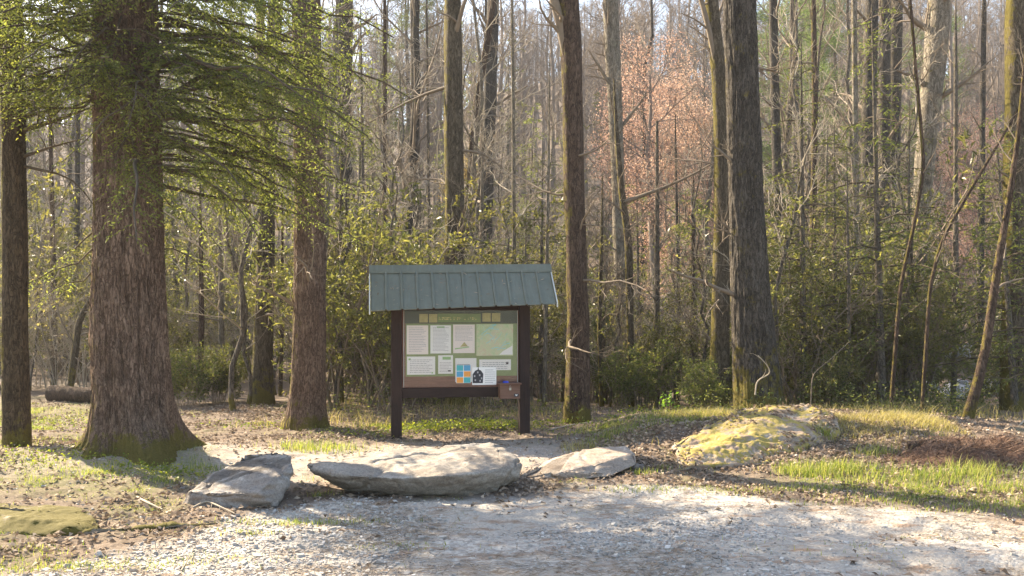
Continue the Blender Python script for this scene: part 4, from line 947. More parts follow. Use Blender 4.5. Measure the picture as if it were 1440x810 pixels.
# title strip: plaques, green banner and its worn yellow lettering
sheet('banner', 615.5, 441, 676, 453.5, -.013, M['banner'], hd, label='green banner with worn yellow lettering')
for a, b in ((589.6, 601.7), (603.2, 615), (678.4, 690), (691.6, 703.6)):
    dy = 0 if a < 640 else -1.2
    o, bx = sheet('plaque', a, 441.5 + dy, b, 453.5 + dy, -.0135, M['gold'], hd)
    w = bx[1] - bx[0]; h = bx[3] - bx[2]
    mb = MB(); 
    for zz, ww, hh in ((.62, .5, .22), (.32, .62, .14)): box(mb, bx[0] + w * (.5 - ww / 2), bx[0] + w * (.5 + ww / 2), -.0143, -.0137, bx[2] + h * (zz - hh / 2), bx[2] + h * (zz + hh / 2))
o, bx = sheet('lettering_strip', 615.5, 444.5, 676, 450.5, -.0132, M['banner'], hd)
bpy.data.objects.remove(o)
L = []; x = bx[0] + .015                    # worn lettering, no longer legible: broken flecks of yellow paint
while x < bx[1] - .03:
    for row in (0, 1):
        if rt.random() < (.85 if x < bx[0] + .3 else .45):
            w = rt.uniform(.006, .02); z0 = bx[2] + (.008 if row else .03) + rt.uniform(-.004, .004); L.append((x, x + w, z0, z0 + rt.uniform(.006, .014)))
    x += rt.uniform(.014, .03)
rects(L, -.0134, M['gold_ink'], hd, 'lettering')
o, bx = sheet('notice', 571.9, 457.5, 602.2, 498.2, -.013, M['paper_pink'], kiosk, label='pinkish printed sheet, leftmost of the top row'); text_lines(bx, 15, parent=o, ly=-.013)
o, bx = sheet('notice', 605.2, 457.5, 634.3, 497, -.013, M['paper'], kiosk, label='white printed sheet second in the top row'); text_lines(bx, 18, parent=o, ly=-.013, ind=.12)
rects([(bx[0] + .09, bx[1] - .09, bx[3] - .035, bx[3] - .015)], -.013, M['ink_green'], o)
o, bx = sheet('notice', 637.2, 456.4, 667.6, 496.5, -.013, M['paper_pink'], kiosk, label='pinkish sheet with a small yellow and green drawing'); text_lines(bx, 11, parent=o, ly=-.013, bot=.42)
a, b, z0, z1 = bx; w = b - a; h = z1 - z0
mb = MB(); zz = z0 + h * .22; mb.add([(a + w * .32, -.0138, zz), (a + w * .68, -.0138, zz + h * .02), (a + w * .52, -.0138, zz + h * .17)], None, [(0, 1, 2)]); mb.obj('print', M['gold'], o, False)
mb = MB(); mb.add([(a + w * .08, -.0136, zz - h * .09), (a + w * .75, -.0136, zz - h * .02), (a + w * .72, -.0136, zz + h * .015), (a + w * .08, -.0136, zz - h * .05)], [(0, 1, 2, 3)]); mb.obj('print', M['ink_green'], o, False)
o, bx = sheet('trail_map', 670, 455.8, 721.5, 500, -.013, M['map'], kiosk, label='pale green trail map with blue streams')
a, b, z0, z1 = bx; w = b - a; h = z1 - z0; mb = MB()
for k in range(11):
    q = np.array([[a + w * rt.uniform(.03, .7), -.0137, z0 + h * rt.uniform(.05, .8)]]); ang = rt.uniform(.3, 1.1)
    for s_ in range(7):
        ang += rt.normal() * .35; n_ = q[-1] + np.array([math.cos(ang), 0, math.sin(ang)]) * .03
        n_[0] = np.clip(n_[0], a + .01, b - .01); n_[2] = np.clip(n_[2], z0 + .01, z1 - .01); q = np.vstack([q, n_])
    wd = .005 if k else .011
    mb.add(np.concatenate([q - [0, 0, wd], q + [0, 0, wd]]), [(i, i + 1, len(q) + i + 1, len(q) + i) for i in range(len(q) - 1)])
mb.obj('print', M['ink_cyan'], o, False)
mb = MB(); mb.add([(a + w * .62, -.0136, z0 + h * .03), (b - .008, -.0136, z0 + h * .03), (b - .008, -.0136, z0 + h * .32), (a + w * .72, -.0136, z0 + h * .14)], [(0, 1, 2, 3)]); mb.obj('print', M['paper'], o, False)
o, bx = sheet('notice', 572.4, 501.5, 612, 526.7, -.013, M['paper'], kiosk, label='wide white sheet at the left of the lower row'); text_lines(bx, 8, parent=o, ly=-.013, top=.14)
rects([(bx[0] + .02, bx[0] + .05, bx[3] - .05, bx[3] - .025), (bx[1] - .05, bx[1] - .03, bx[2] + .015, bx[2] + .035)], -.013, M['ink_green'], o)
o, bx = sheet('notice', 616.2, 499.7, 637, 525.5, -.013, M['paper'], kiosk, label='small white sheet with green heading in the lower row'); text_lines(bx, 7, parent=o, ly=-.013, top=.35)
rects([(bx[0] + .06, bx[1] - .03, bx[3] - .06, bx[3] - .02)], -.013, M['ink_green'], o); rects([(bx[1] - .07, bx[1] - .03, bx[2] + .03, bx[2] + .05)], -.013, M['ink_dark'], o)
o, bx = sheet('notice', 640.2, 503.7, 670, 537, -.0135, M['paper'], kiosk, label='white sheet behind the coloured card'); 
o, bx = sheet('notice', 674, 505.5, 718.5, 520.4, -.013, M['paper'], kiosk, label='short wide white sheet under the map'); text_lines(bx, 4, parent=o, ly=-.013, top=.2)
rects([(bx[1] - .07, bx[1] - .035, bx[3] - .07, bx[3] - .035)], -.013, M['ink_dark'], o)
# clear front pane, and the two sheets pinned outside it
mb = MB(); box(mb, kl(568, 500, -.02)[0], kl(727.5, 500, -.02)[0], -.024, -.020, kl(640, 544, -.02)[1], kl(640, 436, -.02)[1]); mb.obj('clear_pane', M['pane'], kiosk, False)
mb = MB(); xa, xb = kl(568, 500, -.02)[0], kl(727.5, 500, -.02)[0]; zt, zo = kl(640, 436.5, -.02)[1], kl(640, 544, -.02)[1]
box(mb, xa - .006, xa, -.026, -.019, zo, zt); box(mb, xb, xb + .006, -.026, -.019, zo, zt); mb.obj('pane_trim', M['trim'], kiosk, False)
o, bx = sheet('card', 641.5, 512.3, 661.8, 538.6, -.028, M['paper'], kiosk, label='teal and orange picture card pinned at the bottom')
a, b, z0, z1 = bx; w = (b - a) / 2; h = (z1 - z0) / 3.15; g_ = .006
for k, nm in enumerate(['ink_teal', 'ink_blue', 'ink_blue', 'ink_orange', 'ink_orange', 'ink_teal']):
    i, j = k % 2, k // 2; xx = a + i * w; zz = z1 - .012 - (j + 1) * h
    rects([(xx + g_, xx + w - g_ * .4, zz + g_ * .5, zz + h - g_ * .5)], -.028, M[nm], o)
rects([(a + .008, b - .008, z1 - .012, z1 - .004)], -.028, M['ink_dark'], o)
o, bx = sheet('flyer', 664, 516.5, 698, 541, -.0285, M['paper'], kiosk, label='white flyer with a dark house drawing pinned at the bottom')
a, b, z0, z1 = bx; w = b - a; h = z1 - z0; f_ = -.0285
mb = MB(); q = [(0.02, .1), (.44, .1), (.46, .62), (.36, .82), (.28, .86), (.25, 1.04), (.22, .86), (.12, .8), (.02, .6)]
mb.add([(a + w * x_, f_ - .0006, z0 + h * z_) for x_, z_ in q] + [(a + w * .24, f_ - .0006, z0 + h * .5)], None, [(i, (i + 1) % 9, 9) for i in range(9)]); mb.obj('print', M['ink_dark'], o, False)
L = [(a + w * x_, a + w * (x_ + .06), z0 + h * z_, z0 + h * (z_ + .1)) for x_, z_ in ((.07, .45), (.28, .5), (.36, .32), (.1, .22), (.3, .18), (.2, .66))]
mb = MB()
for r_ in L: box(mb, r_[0], r_[1], f_ - .0014, f_ - .0008, r_[2], r_[3])
mb.obj('print', M['ink'], o, False)
text_lines((a + w * .5, b, z0, z1), 7, parent=o, ly=f_, ind=.06, top=.1)
# drop box on the right of the rail
bx0, bz1 = kl(703, 541, -.2); bx1, bz0 = kl(731, 560.5, -.2)
mb = MB(); box(mb, bx0, bx1, -.22, -.046, bz0, bz1); dbx = bevel(mb.obj('drop_box', M['box_wood'], kiosk, False), .004)
dbx['label'] = 'brown wooden drop box on the right post'
mb = MB(); box(mb, bx0 - .02, bx1 + .02, -.245, -.046, bz1 + .001, bz1 + .022); bevel(mb.obj('lid', M['box_wood'], dbx, False), .003)
mb = MB(); cx = (bx0 + bx1) / 2; box(mb, cx - .014, cx + .014, -.234, -.221, bz1 - .075, bz1 - .04); tubes(mb, np.array([[[cx - .009, -.228, bz1 - .042], [cx - .009, -.228, bz1 - .02], [cx, -.228, bz1 - .012], [cx + .009, -.228, bz1 - .02], [cx + .009, -.228, bz1 - .042]]]), np.full((1, 5), .003), 6)
mb.obj('padlock', M['metal'], dbx, False)
mb = MB(); box(mb, bx1 - .085, bx1 - .02, -.2225, -.2202, bz0 + .03, bz0 + .07); mb.obj('sticker', M['ink_dark'], dbx, False)
mb = MB(); hx, hz = bx1 - .052, bz0 + .05
mb.add([(hx, -.2232, hz - .015), (hx + .018, -.2232, hz + .004), (hx + .009, -.2232, hz + .013), (hx, -.2232, hz + .006), (hx - .009, -.2232, hz + .013), (hx - .018, -.2232, hz + .004)], None, [(0, 1, 2), (0, 2, 3), (0, 3, 4), (0, 4, 5)]); mb.obj('heart_mark', M['paper'], dbx, False)
mb = MB(); s = np.linspace(0, 2 * math.pi, 12, endpoint=False)
P = np.stack([np.cos(s) * .045, np.sin(s) * .03, np.zeros(12)], 1); mb.add(np.concatenate([P, P * .8 + [0, 0, .022], [[0, 0, .026]]]), [(i, (i + 1) % 12, 12 + (i + 1) % 12, 12 + i) for i in range(12)], [(12 + i, 12 + (i + 1) % 12, 24) for i in range(12)])
lx, ly, lz = bx0 + .085, -.17, bz1 + .024
tag(mb.obj('plastic_lid', M['blue'], None, loc=(KX + lx * KC - ly * KS, KY + lx * KS + ly * KC, KZ + lz)), 'small bright blue plastic lid on top of the brown drop box', 'lid')
# roof: two ribbed metal slopes, ridge cap, pale gable edges
def roof_slope(sgn):
    mb = MB(); nrib = 12; XL, XR = -1.24, 1.25; lip = .0
    us = []; hs_ = []
    for k in range(nrib + 1):
        c = k / nrib
        for dlt, hh in ((-.011, 0), (-.007, .022), (.007, .022), (.011, 0)):
            u = c + dlt / (XR - XL) * 1.6
            if 0 <= u <= 1: us.append(u); hs_.append(hh)
    us = np.array(us); hs_ = np.array(hs_); top = RL + (RR_ - RL) * us; eav = EL + (ER - EL) * us; xx = XL + (XR - XL) * us
    nv = len(us); rows = []
    for f in np.linspace(0, 1, 5):
        y = sgn * (.012 + .49 * f); z = top * (1 - f) + eav * f
        rows.append(np.stack([xx, np.full(nv, y) + sgn * hs_ * .75, z + hs_ * .65], 1))
    low = [r - np.array([0, sgn * .004, .007]) for r in (rows[0], rows[-1])]
    rr = np.concatenate(rows + [low[1], low[0]]); n = 7
    q = [(r * nv + i, r * nv + i + 1, (r + 1) * nv + i + 1, (r + 1) * nv + i) for r in range(6) for i in range(nv - 1)]
    mb.add(rr, q if sgn < 0 else [x_[::-1] for x_ in q]); return mb.obj('roof_slope', M['roof'], kiosk, False)
roof_slope(-1); roof_slope(1)
mb = MB(); prof = [(-.085, -.085), (-.075, -.055), (-.02, .030), (.02, .030), (.075, -.055), (.085, -.085)]
mb.add([(x_, y, (RL if x_ < 0 else RR_) + .02 + z) for x_ in (-1.255, 1.265) for y, z in prof], [(i, i + 1, 7 + i, 6 + i) for i in range(5)]); mb.obj('ridge_cap', M['roof'], kiosk, False)
for x_, tp, ev in ((-1.246, RL, EL), (1.254, RR_, ER)):
    mb = MB()
    for sg in (-1, 1):
        e = [(0, tp + .018), (sg * .51, ev + .018), (sg * .51, ev - .045), (0, tp - .045)]
        v_ = [(x_ + d, y, z) for d in (-.008, .008) for y, z in e]
        mb.add(v_, [(0, 1, 2, 3), (7, 6, 5, 4), (0, 4, 5, 1), (1, 5, 6, 2), (2, 6, 7, 3)])
    mb.obj('gable_trim', M['trim'], kiosk, False)
    mb = MB(); xi = x_ * .965
    mb.add([(xi + d, y, z) for d in (-.01, .01) for y, z in ((0, tp - .03), (-.44, ev + .01), (.44, ev + .01))], [(0, 3, 4, 1), (1, 4, 5, 2), (2, 5, 3, 0)], [(0, 1, 2), (5, 4, 3)]); mb.obj('gable_board', M['beam_wood'], kiosk, False)

# ------------------------------------------------------------------ ground cover
rg = np.random.default_rng(61)
def pick(n, x0, x1, y0, y1, prob, power=1.):
    out = []; got = 0
    while got < n:
        x = rg.uniform(x0, x1, 20000); y = y0 + (y1 - y0) * rg.random(20000) ** power; vis = np.abs(x) < .62 * y + .4
        k = (rg.random(20000) < prob(x, y)) & vis; out.append(np.stack([x[k], y[k]], 1)); got += k.sum()
    return np.concatenate(out)[:n]
# loose gravel
def patchy(x, y, s, lo=-.2, hi=.5):
    return sst(lo, hi, fbm(np.stack([x, y, 0 * x], -1) * s + 40, 3))
gp = pick(20000, -5, 6.5, 4.6, 9.2, lambda x, y: gravel_mask(x, y) * np.clip(.06 + .9 * patchy(x, y, .9, 0, .7) + .6 * sst(-.2, -1.6, x), 0, 1), 1.3)
gp = np.concatenate([gp, pick(2500, -6, 6, 7, 12, lambda x, y: .1 * (1 - gravel_mask(x, y)) + .5 * dirt_mask(x, y) * patchy(x, y, 1.2))])
n = len(gp); cube = np.array([(x, y, z) for x in (-1, 1) for y in (-1, 1) for z in (-1, 1)], float)
sz = np.exp(rg.normal(-5.08, .5, n)); sz = np.clip(sz, .004, .026)
V = cube[None] * rg.uniform(.55, 1.1, (n, 8, 3)) * np.stack([np.ones(n), rg.uniform(.6, 1, n), rg.uniform(.35, .7, n)], 1)[:, None] * sz[:, None, None]
a = rg.uniform(0, 6.28, n); ca, sa = np.cos(a)[:, None], np.sin(a)[:, None]; b_ = rg.normal(0, .25, n); cb, sb = np.cos(b_)[:, None], np.sin(b_)[:, None]
vx, vy, vz = V[..., 0], V[..., 1], V[..., 2]; vx, vz = vx * cb - vz * sb, vx * sb + vz * cb
V = np.stack([vx * ca - vy * sa + gp[:, :1], vx * sa + vy * ca + gp[:, 1:], vz + zi(gp[:, 0], gp[:, 1])[:, None] + sz[:, None] * .2], -1)
fq = np.array([(0, 1, 3, 2), (4, 6, 7, 5), (0, 4, 5, 1), (2, 3, 7, 6), (0, 2, 6, 4), (1, 5, 7, 3)])
mb = MB(); mb.add(V.reshape(-1, 3), (np.arange(n)[:, None, None] * 8 + fq[None]).reshape(-1, 4), tint=np.repeat(rg.random(n), 8))
t = NT('gravel_stone'); f = t.attr('tint'); nz = t.noise(t.coords(), 120, 4)
cg = t.ramp(f, [(0., (.22, .20, .185)), (.3, (.35, .33, .31)), (.65, (.47, .45, .42)), (.9, (.62, .60, .57)), (1., (.36, .27, .19))])
M['gravel'] = t.done(t.bsdf(t.mix(t.math('MULTIPLY', nz, .5), cg, (.30, .27, .24)), .85, None, .2))
tag(mb.obj('gravel', M['gravel'], None, False), kind='stuff')
# dead leaves and pine straw
lp = pick(30000, -9, 8, 5.2, 17, lambda x, y: .9 * sst(.8, 1.3, x) * sst(5, 4, x) * sst(9, 9.6, y) * sst(12.3, 11.5, y) + (1 - gravel_mask(x, y)) * (1 - .93 * dirt_mask(x, y)) * (.2 + .8 * patchy(x, y, 1.5)) * np.exp(-(y - 5) * .06) * (1 - .35 * dirt_mask(x, y)) * (1 - .5 * grass_mask(x, y)) + .05 * patchy(x, y, 2.2, .1, .6), 1.2)
n = len(lp); c = np.stack([lp[:, 0], lp[:, 1], zi(lp[:, 0], lp[:, 1]) + .008 + .012 * rg.random(n)], 1); d = rg.normal(size=(n, 3)); d[:, 2] *= .22
mb = MB(); leaves(mb, c, d, rg.uniform(.03, .085, n), rg.uniform(.02, .045, n), jit=.5, rng=rg, bend=.25)
mbo = next(o for o in C.objects if o.name == 'mossy_boulder'); pc = np.array([(*(p.center + mbo.location), *p.normal) for p in mbo.data.polygons]); pc = pc[(pc[:, 5] > .35)]
pc = pc[rg.integers(0, len(pc), 2200)]; pc = pc[fbm(pc[:, :3] * 2.2, 2) > -.05]; d = rg.normal(size=(len(pc), 3)); d = d - (d * pc[:, 3:]).sum(1, keepdims=True) * pc[:, 3:] * .8
leaves(mb, pc[:, :3] + pc[:, 3:] * .012, d, rg.uniform(.03, .07, len(pc)), rg.uniform(.02, .04, len(pc)), up=pc[:, 3:], jit=.4, rng=rg, bend=.2)
tag(mb.obj('leaf_litter', M['litter'], None, False), kind='stuff')
lp = pick(9000, -5, 6.5, 4.8, 9, lambda x, y: gravel_mask(x, y) * patchy(x, y * 2.6, 1.1, .0, .5), 1.2); n = len(lp)
c = np.stack([lp[:, 0], lp[:, 1], zi(lp[:, 0], lp[:, 1]) + .010], 1); d = rg.normal(size=(n, 3)) * [1, .5, .12]
mb = MB(); leaves(mb, c, d, rg.uniform(.04, .10, n), .004, jit=.3, rng=rg, bend=.02)
f_ = rg.random(170) ** .6; lx = rg.uniform(-1.2, 1.2, 170); lyy = -.03 - .45 * f_; tt = (lx + 1.24) / 2.49
lz = (RL + (RR_ - RL) * tt) * (1 - f_) + (EL + (ER - EL) * tt) * f_ + .012
leaves(mb, np.stack([KX + lx * KC - lyy * KS, KY + lx * KS + lyy * KC, KZ + lz], 1), rg.normal(size=(170, 3)) * [1, .4, .1] + [0, -.3, -.35], rg.uniform(.03, .09, 170), rg.uniform(.005, .016, 170), up=np.array([0, -.7, .7]), jit=.2, rng=rg, bend=.02)
tag(mb.obj('pine_straw', M['litter'], None, False), kind='stuff')
# grass
def blades(mb, x, y, h, w, lean=.5, rng=rg, tint=None):
    n = len(x); z = zi(x, y) - .01; a = rng.uniform(0, 6.28, n); l = lean * h * rng.uniform(.2, 1.3, n)
    dx, dy = np.cos(a), np.sin(a); sxx, syy = -dy * w / 2, dx * w / 2
    def row(f, ww): 
        cx = x + dx * l * f ** 2; cy = y + dy * l * f ** 2; cz = z + h * (f - .18 * lean * f ** 3)
        return np.stack([cx - sxx * ww, cy - syy * ww, cz], 1), np.stack([cx + sxx * ww, cy + syy * ww, cz], 1)
    r = [row(0, 1), row(.5, .8), row(1., .12)]
    V = np.stack([r[0][0], r[0][1], r[1][0], r[1][1], r[2][0], r[2][1]], 1)
    q = np.array([(0, 1, 3, 2), (2, 3, 5, 4)]); tn = rng.random(n) if tint is None else tint
    mb.add(V.reshape(-1, 3), (np.arange(n)[:, None, None] * 6 + q).reshape(-1, 4), tint=np.repeat(tn, 6))
mb = MB()
gp = pick(21000, -9, 7.5, 5.0, 17, lambda x, y: grass_mask(x, y) ** 1.5 * (1 - .85 * gravel_mask(x, y)) * (.06 + .94 * patchy(x, y, 2.9, 0, .7)), 1.)
n = len(gp); gh = rg.uniform(.025, .085, n) * (.6 + .8 * patchy(gp[:, 0], gp[:, 1], 1.1)); blades(mb, gp[:, 0], gp[:, 1], gh, rg.uniform(.003, .006, n), .8)
# (px, py, spread x, spread y, blades, height)
for px, py, sx_, sy_, nb, hh in [(445, 634, .30, .12, 330, .15), (420, 632, .12, .06, 120, .17), (475, 630, .15, .08, 130, .13), (432, 738, .35, .07, 420, .06), (345, 750, .12, .05, 90, .05), (560, 768, .2, .05, 120, .04),
                                 (1160, 668, .20, .12, 420, .18), (1125, 665, .18, .10, 260, .16), (1205, 665, .25, .15, 420, .14), (1260, 680, .35, .15, 520, .11), (1330, 672, .25, .14, 420, .14), (1375, 668, .2, .1, 330, .18), (1420, 690, .25, .15, 420, .13),
                                 (1235, 640, .14, .08, 180, .15), (1150, 690, .4, .12, 520, .07), (1300, 705, .5, .12, 620, .07), (1400, 715, .4, .12, 520, .07), (1080, 690, .4, .08, 360, .05), (960, 688, .4, .08, 300, .04),
                                 (890, 690, .2, .06, 120, .06), (840, 606, .25, .15, 260, .12), (890, 600, .3, .2, 320, .1), (940, 590, .3, .2, 420, .11), (985, 583, .25, .2, 360, .12), (860, 612, .15, .1, 160, .13), (905, 668, .08, .05, 70, .09), (930, 660, .1, .06, 60, .08),
                                 (455, 697, .08, .04, 60, .08), (240, 790, .4, .1, 320, .04), (40, 800, .45, .12, 700, .05), (30, 775, .2, .1, 260, .05), (110, 800, .25, .1, 260, .04), (215, 745, .15, .08, 120, .035), (60, 650, .4, .2, 420, .06), (120, 665, .3, .15, 320, .06), (285, 660, .15, .08, 160, .09), (245, 680, .1, .05, 120, .07),
                                 (70, 620, .6, .5, 700, .08), (1330, 760, .3, .04, 60, .03)]:
    x, y = on_ground(px, py); xx, yy = x + rg.normal(size=nb) * sx_, y + rg.normal(size=nb) * sy_
    blades(mb, xx, yy, hh * rg.uniform(.45, 1.15, nb), rg.uniform(.004, .008, nb), .55)
# tuft on the boulder's right shoulder
nb = 70; bx_, by_ = wx(1158, 10.5) + rg.normal(size=nb) * .05, 10.5 + rg.normal(size=nb) * .04; q0 = mb.n; blades(mb, bx_, by_, rg.uniform(.12, .22, nb), np.full(nb, .008), .6)
mb.v[-1][:, 2] += wz(616, 10.5) - float(zi(wx(1158, 10.5), 10.5))
tag(mb.obj('grass', M['grass'], None, False), kind='stuff')
mb = MB(); gp = pick(9000, .6, 5.5, 10.0, 12.4, lambda x, y: np.exp(-((y - 11.5) / .7) ** 2) * patchy(x, y, 1.6)); n = len(gp); blades(mb, gp[:, 0], gp[:, 1], rg.uniform(.05, .16, n), rg.uniform(.004, .007, n), .9)
tag(mb.obj('dry_grass', M['drygrass'], None, False), kind='stuff')
# leafy weeds under and beside the board, trailing plants at the hemlock's foot
mb = MB()
for px, py, sx_, sy_, nb, hh in [(590, 606, .4, .12, 700, .12), (650, 605, .4, .12, 900, .15), (705, 604, .25, .1, 600, .14), (770, 600, .25, .12, 300, .1), (520, 612, .4, .2, 400, .08), (360, 600, .5, .3, 300, .06), (860, 595, .4, .2, 300, .12), (245, 668, .28, .12, 420, .05), (215, 660, .2, .1, 200, .06), (95, 640, .5, .3, 500, .07), (80, 600, .8, .5, 700, .15)]:
    x, y = on_ground(px, py); xx, yy = x + rg.normal(size=nb) * sx_, y + rg.normal(size=nb) * sy_
    c = np.stack([xx, yy, zi(xx, yy) + hh * rg.random(nb) ** .8], 1); leaves(mb, c, rg.normal(size=(nb, 3)) * [1, 1, .5], rg.uniform(.02, .045, nb), rg.uniform(.014, .028, nb), jit=.6, rng=rg)
tag(mb.obj('weeds', M['weed'], None, False), kind='stuff')
mb = MB(); c0 = np.array(P3(937, 566, 12.2)); q = rg.normal(size=(34, 3)) * [.07, .05, .06] + c0; q[:, 2] = np.maximum(q[:, 2], c0[2] - .1)
leaves(mb, q, rg.normal(size=q.shape) + [0, 0, .3], .06, .04, jit=.5, rng=rg)
br_ = MB(); zg_ = float(zi(c0[0], c0[1])); tubes(br_, np.array([[[c0[0], c0[1], zg_ - .02], [c0[0] + .01, c0[1], (zg_ + c0[2]) / 2], c0 + [0, 0, .05]]]), np.array([[.006, .005, .003]]), 5)
ug = MB(); up_ = pick(9000, -4, 11, 12.9, 19, lambda x, y: patchy(x, y, 1.3, -.3, .4) * (1 - np.exp(-((x + 4.4) / 1.6) ** 2)) * sst(12.8, 13.8, y + .25 * x * (x < 0)), 1.3); n = len(up_)
hh = .55 * patchy(up_[:, 0], up_[:, 1], .9, -.3, .5) * rg.random(n); c = np.stack([up_[:, 0], up_[:, 1], zi(up_[:, 0], up_[:, 1]) + hh], 1)
leaves(ug, c, rg.normal(size=(n, 3)) * [1, 1, .6], rg.uniform(.035, .08, n), rg.uniform(.015, .03, n), jit=.7, rng=rg)
tag(ug.obj('undergrowth', M['privet'], None, False), kind='stuff')
ug = MB(); gp = pick(4200, -4, 11, 12.8, 18, lambda x, y: patchy(x, y, 1.1, -.2, .5) * (1 - np.exp(-((x + 4.4) / 1.6) ** 2)), 1.4); n = len(gp); blades(ug, gp[:, 0], gp[:, 1], rg.uniform(.06, .34, n), rg.uniform(.004, .007, n), .9)
tag(ug.obj('tall_dry_grass', M['drygrass'], None, False), kind='stuff')
rt_ = thing('leafy_plant', 'small bright green leafy plant on the bank behind the stones', 'plant'); mb.obj('foliage', M['bright_leaf'], rt_, False); br_.obj('stem', M['twig'], rt_)

# ------------------------------------------------------------------ fallen wood and the brush heap on the right
def stick(name, label, cat, pts, r0, r1, mat, S=8, rings=24, amp=.08, forks=0, seed=0):
    Q = resample(np.array(pts, float), rings); b = Q[0].copy(); mb = MB(); rr = np.linspace(r0, r1, rings)
    rn = np.random.default_rng(seed); rr = rr * (1 + amp * rn.normal(size=rings) * .6); Q = Q - b
    tubes(mb, Q[None], rr[None], S)
    mb.add(np.r_[Q[:1] - (Q[1] - Q[0]) * .0, Q[:1]], None, None)
    for k, sg in ((0, 1), (rings - 1, -1)):                    # end caps
        ring = mb.v[0].reshape(rings, S, 3)[k]; mb.add(np.concatenate([ring, ring.mean(0, keepdims=True)]), None, [((i + 1) % S, i, S) if sg > 0 else (i, (i + 1) % S, S) for i in range(S)])
    if forks:
        p, r_ = kids(Q[None], rr[None], forks, .3, .95, (25, 55), (.15, .45), .1, .2, 5, .5, rng=rn, minr=.002); tubes(mb, p, r_, 5)
    o = mb.obj(name, M[mat], None, loc=tuple(b)); return tag(o, label, cat)
def G(px, py, up=0.): x, y = on_ground(px, py); return (x, y, float(zi(x, y)) + up)
stick('fallen_log', 'reddish fallen log lying along the bank before the thicket at right', 'log', [G(1276, 634, .05), G(1310, 633, .07), G(1362, 636, .07)], .055, .045, 'bark_log', 14, 30)
stick('fallen_log', 'dark log in the shade left of the massive hemlock', 'log', [(-8.9, 17.2, g1(-8.9, 17.2) + .12), (-8.0, 16.9, g1(-8, 16.9) + .14), (-6.9, 16.8, g1(-6.9, 16.8) + .1)], .17, .13, 'bark_log', 16, 40)
stick('fallen_branch', 'pale forked dead branch arching at the foot of the big grey trunk', 'branch', [P3(1062, 555, 12.9), P3(1064, 535, 12.9), P3(1085, 525, 12.85), P3(1078, 512, 12.8), P3(1066, 500, 12.8)], .012, .006, 'twig_pale', 6, 16, forks=3, seed=3)
stick('fallen_branch', 'grey curved branch bending into the ground left of the fallen log', 'branch', [G(1285, 645, .0), P3(1262, 628, 10.8), P3(1248, 605, 10.9), P3(1246, 592, 11.0)], .012, .007, 'twig_pale', 6, 14, seed=4)
stick('fallen_branch', 'pale dead branch slanting up out of the thicket behind the boulder', 'branch', [P3(1140, 572, 12.6), P3(1142, 525, 12.7), P3(1165, 508, 12.7), P3(1195, 480, 12.8)], .008, .004, 'twig', 6, 16, forks=4, seed=5)
stick('fallen_branch', 'thin pale stick lying on the leaves left of the tilted grey slab', 'branch', [G(193, 703, .02), G(208, 711, .025), G(228, 720, .015)], .012, .008, 'twig_pale', 6, 10, forks=1, seed=6)
stick('fallen_branch', 'curled pale roots or stick at the foot of the tilted grey slab', 'branch', [G(272, 716, .01), G(290, 712, .05), G(310, 716, .02), G(330, 724, .01)], .010, .005, 'twig_pale', 6, 14, forks=3, seed=7)
stick('fallen_branch', 'bent twig on the gravel at the lower left', 'branch', [G(255, 805, .01), G(268, 785, .02), G(272, 775, .015)], .007, .003, 'twig_pale', 6, 10, forks=1, seed=8)
stick('fallen_branch', 'dead limb leaning in the bushes at the right edge', 'branch', [G(1405, 628, .0), P3(1428, 605, 11.6), P3(1450, 580, 11.8)], .02, .012, 'twig_pale', 6, 12, forks=2, seed=9)
stick('fallen_branch', 'long thin stick lying on the sunny bank left of the mossy boulder', 'branch', [G(775, 606, .02), G(805, 600, .03), G(830, 597, .03)], .012, .008, 'twig_pale', 6, 12, seed=10)
# brown heap of brush and straw
hx, hy = on_ground(1385, 655); mb = MB(); u = np.linspace(-1, 1, 50); A, B = np.meshgrid(u, u)
hz = np.clip(1 - (A ** 2 + B ** 2), 0, 1) ** .8; px_ = hx + .05 + A * 1.05 + .1 * B; py_ = hy + .35 + B * .55
Hh = zi(px_, py_) - .03 + hz * (.17 + .07 * A) + .05 * hz * fbm(np.stack([px_, py_, 0 * A], -1) * 5, 4)
vi = np.arange(2500).reshape(50, 50); mb.add(np.stack([px_, py_, Hh], -1).reshape(-1, 3), np.stack([vi[:-1, :-1], vi[:-1, 1:], vi[1:, 1:], vi[1:, :-1]], -1).reshape(-1, 4), tint=.3)
k = rg.integers(0, 2500, 9000); pr = hz.reshape(-1)[k]; k = k[rg.random(9000) < pr + .1]; c = np.stack([px_.reshape(-1)[k], py_.reshape(-1)[k], Hh.reshape(-1)[k] + .01], 1) + rg.normal(size=(len(k), 3)) * .015
leaves(mb, c, rg.normal(size=c.shape) * [1, .8, .35] + [.5, 0, .2], rg.uniform(.05, .16, len(k)), rg.uniform(.004, .010, len(k)), jit=.5, rng=rg, bend=.1)
M['brush'] = leaf_mat('brush', (.09, .055, .04), (.19, .12, .085), (.32, .22, .155), .12, .85, .1, (1, 1, 1))
tag(mb.obj('brush_heap', M['brush'], None, False), kind='stuff')

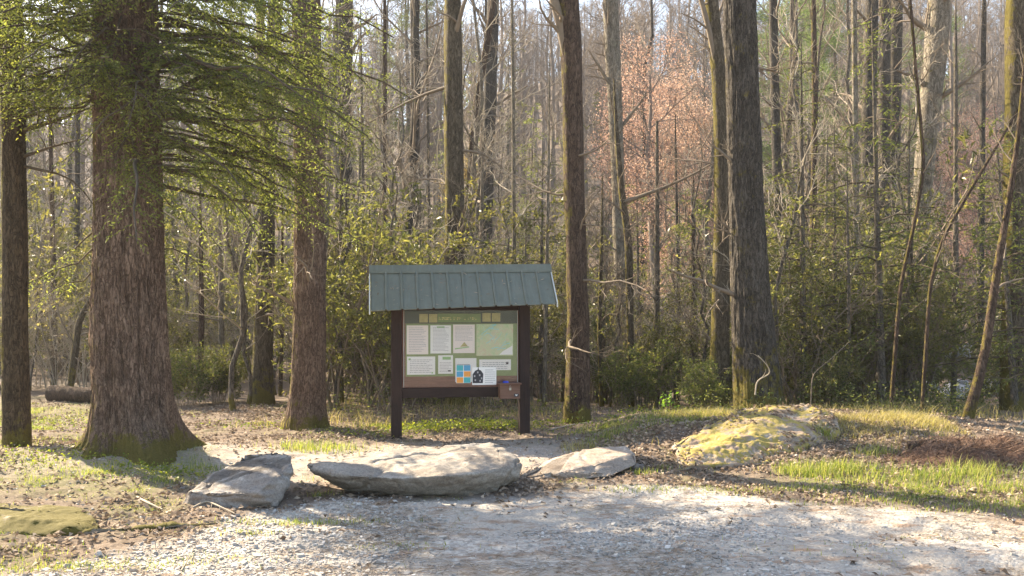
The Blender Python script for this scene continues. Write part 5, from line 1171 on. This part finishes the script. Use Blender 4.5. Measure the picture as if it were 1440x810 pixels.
# ------------------------------------------------------------------ air, light, camera
HAZE = 0.0006
mb = MB(); box(mb, -268, 268, -76, 326, -7, 98)
t = NT('haze_air'); vp = t.n('ShaderNodeVolumePrincipled'); vp.inputs['Color'].default_value = (.93, .95, 1, 1); vp.inputs['Density'].default_value = HAZE; vp.inputs['Anisotropy'].default_value = .15
t.l(vp.outputs[0], t.out.inputs['Volume']); hz_o = mb.obj('haze', t.m, None, False); tag(hz_o, kind='stuff')

EL_S, AZ = rad(35), rad(-52)                              # sun low, at the left and behind the wood
sd = Vector((math.cos(EL_S) * math.sin(AZ), math.cos(EL_S) * math.cos(AZ), math.sin(EL_S)))
sun = bpy.data.lights.new('sun', 'SUN'); sun.energy = 5.0; sun.angle = rad(.53); sun.color = (1., .84, .61)
so = bpy.data.objects.new('sun', sun); C.objects.link(so); so.rotation_euler = (-sd).to_track_quat('-Z', 'Y').to_euler(); so.location = sd * 60
w = bpy.data.worlds.new('World'); scene.world = w; w.use_nodes = True; nt = w.node_tree
sky = nt.nodes.new('ShaderNodeTexSky'); sky.sky_type = 'NISHITA'; sky.sun_disc = False; sky.sun_elevation = EL_S; sky.sun_rotation = AZ; sky.dust_density = 2.; sky.air_density = 1.2
nt.links.new(sky.outputs[0], nt.nodes['Background'].inputs[0]); nt.nodes['Background'].inputs[1].default_value = .085

cam = bpy.data.cameras.new('camera'); cam.sensor_fit = 'HORIZONTAL'; cam.sensor_width = 36; cam.lens = 36 * F / 1440; cam.shift_y = 45 / 1440; cam.clip_end = 2000
co_ = bpy.data.objects.new('camera', cam); C.objects.link(co_); co_.location = (0, 0, EYE); co_.rotation_euler = (rad(90), 0, 0); scene.camera = co_
vs = scene.view_settings; scene.display_settings.display_device = 'sRGB'; vs.view_transform = 'Standard'; vs.look = 'None'; vs.gamma = 1; vs.use_curve_mapping = False; vs.exposure = 2.15
cy = scene.cycles; cy.use_denoising = True; cy.max_bounces = 7; cy.diffuse_bounces = 3; cy.glossy_bounces = 2; cy.transmission_bounces = 4; cy.transparent_max_bounces = 8; cy.volume_bounces = 0
cy.sample_clamp_indirect = 4.0
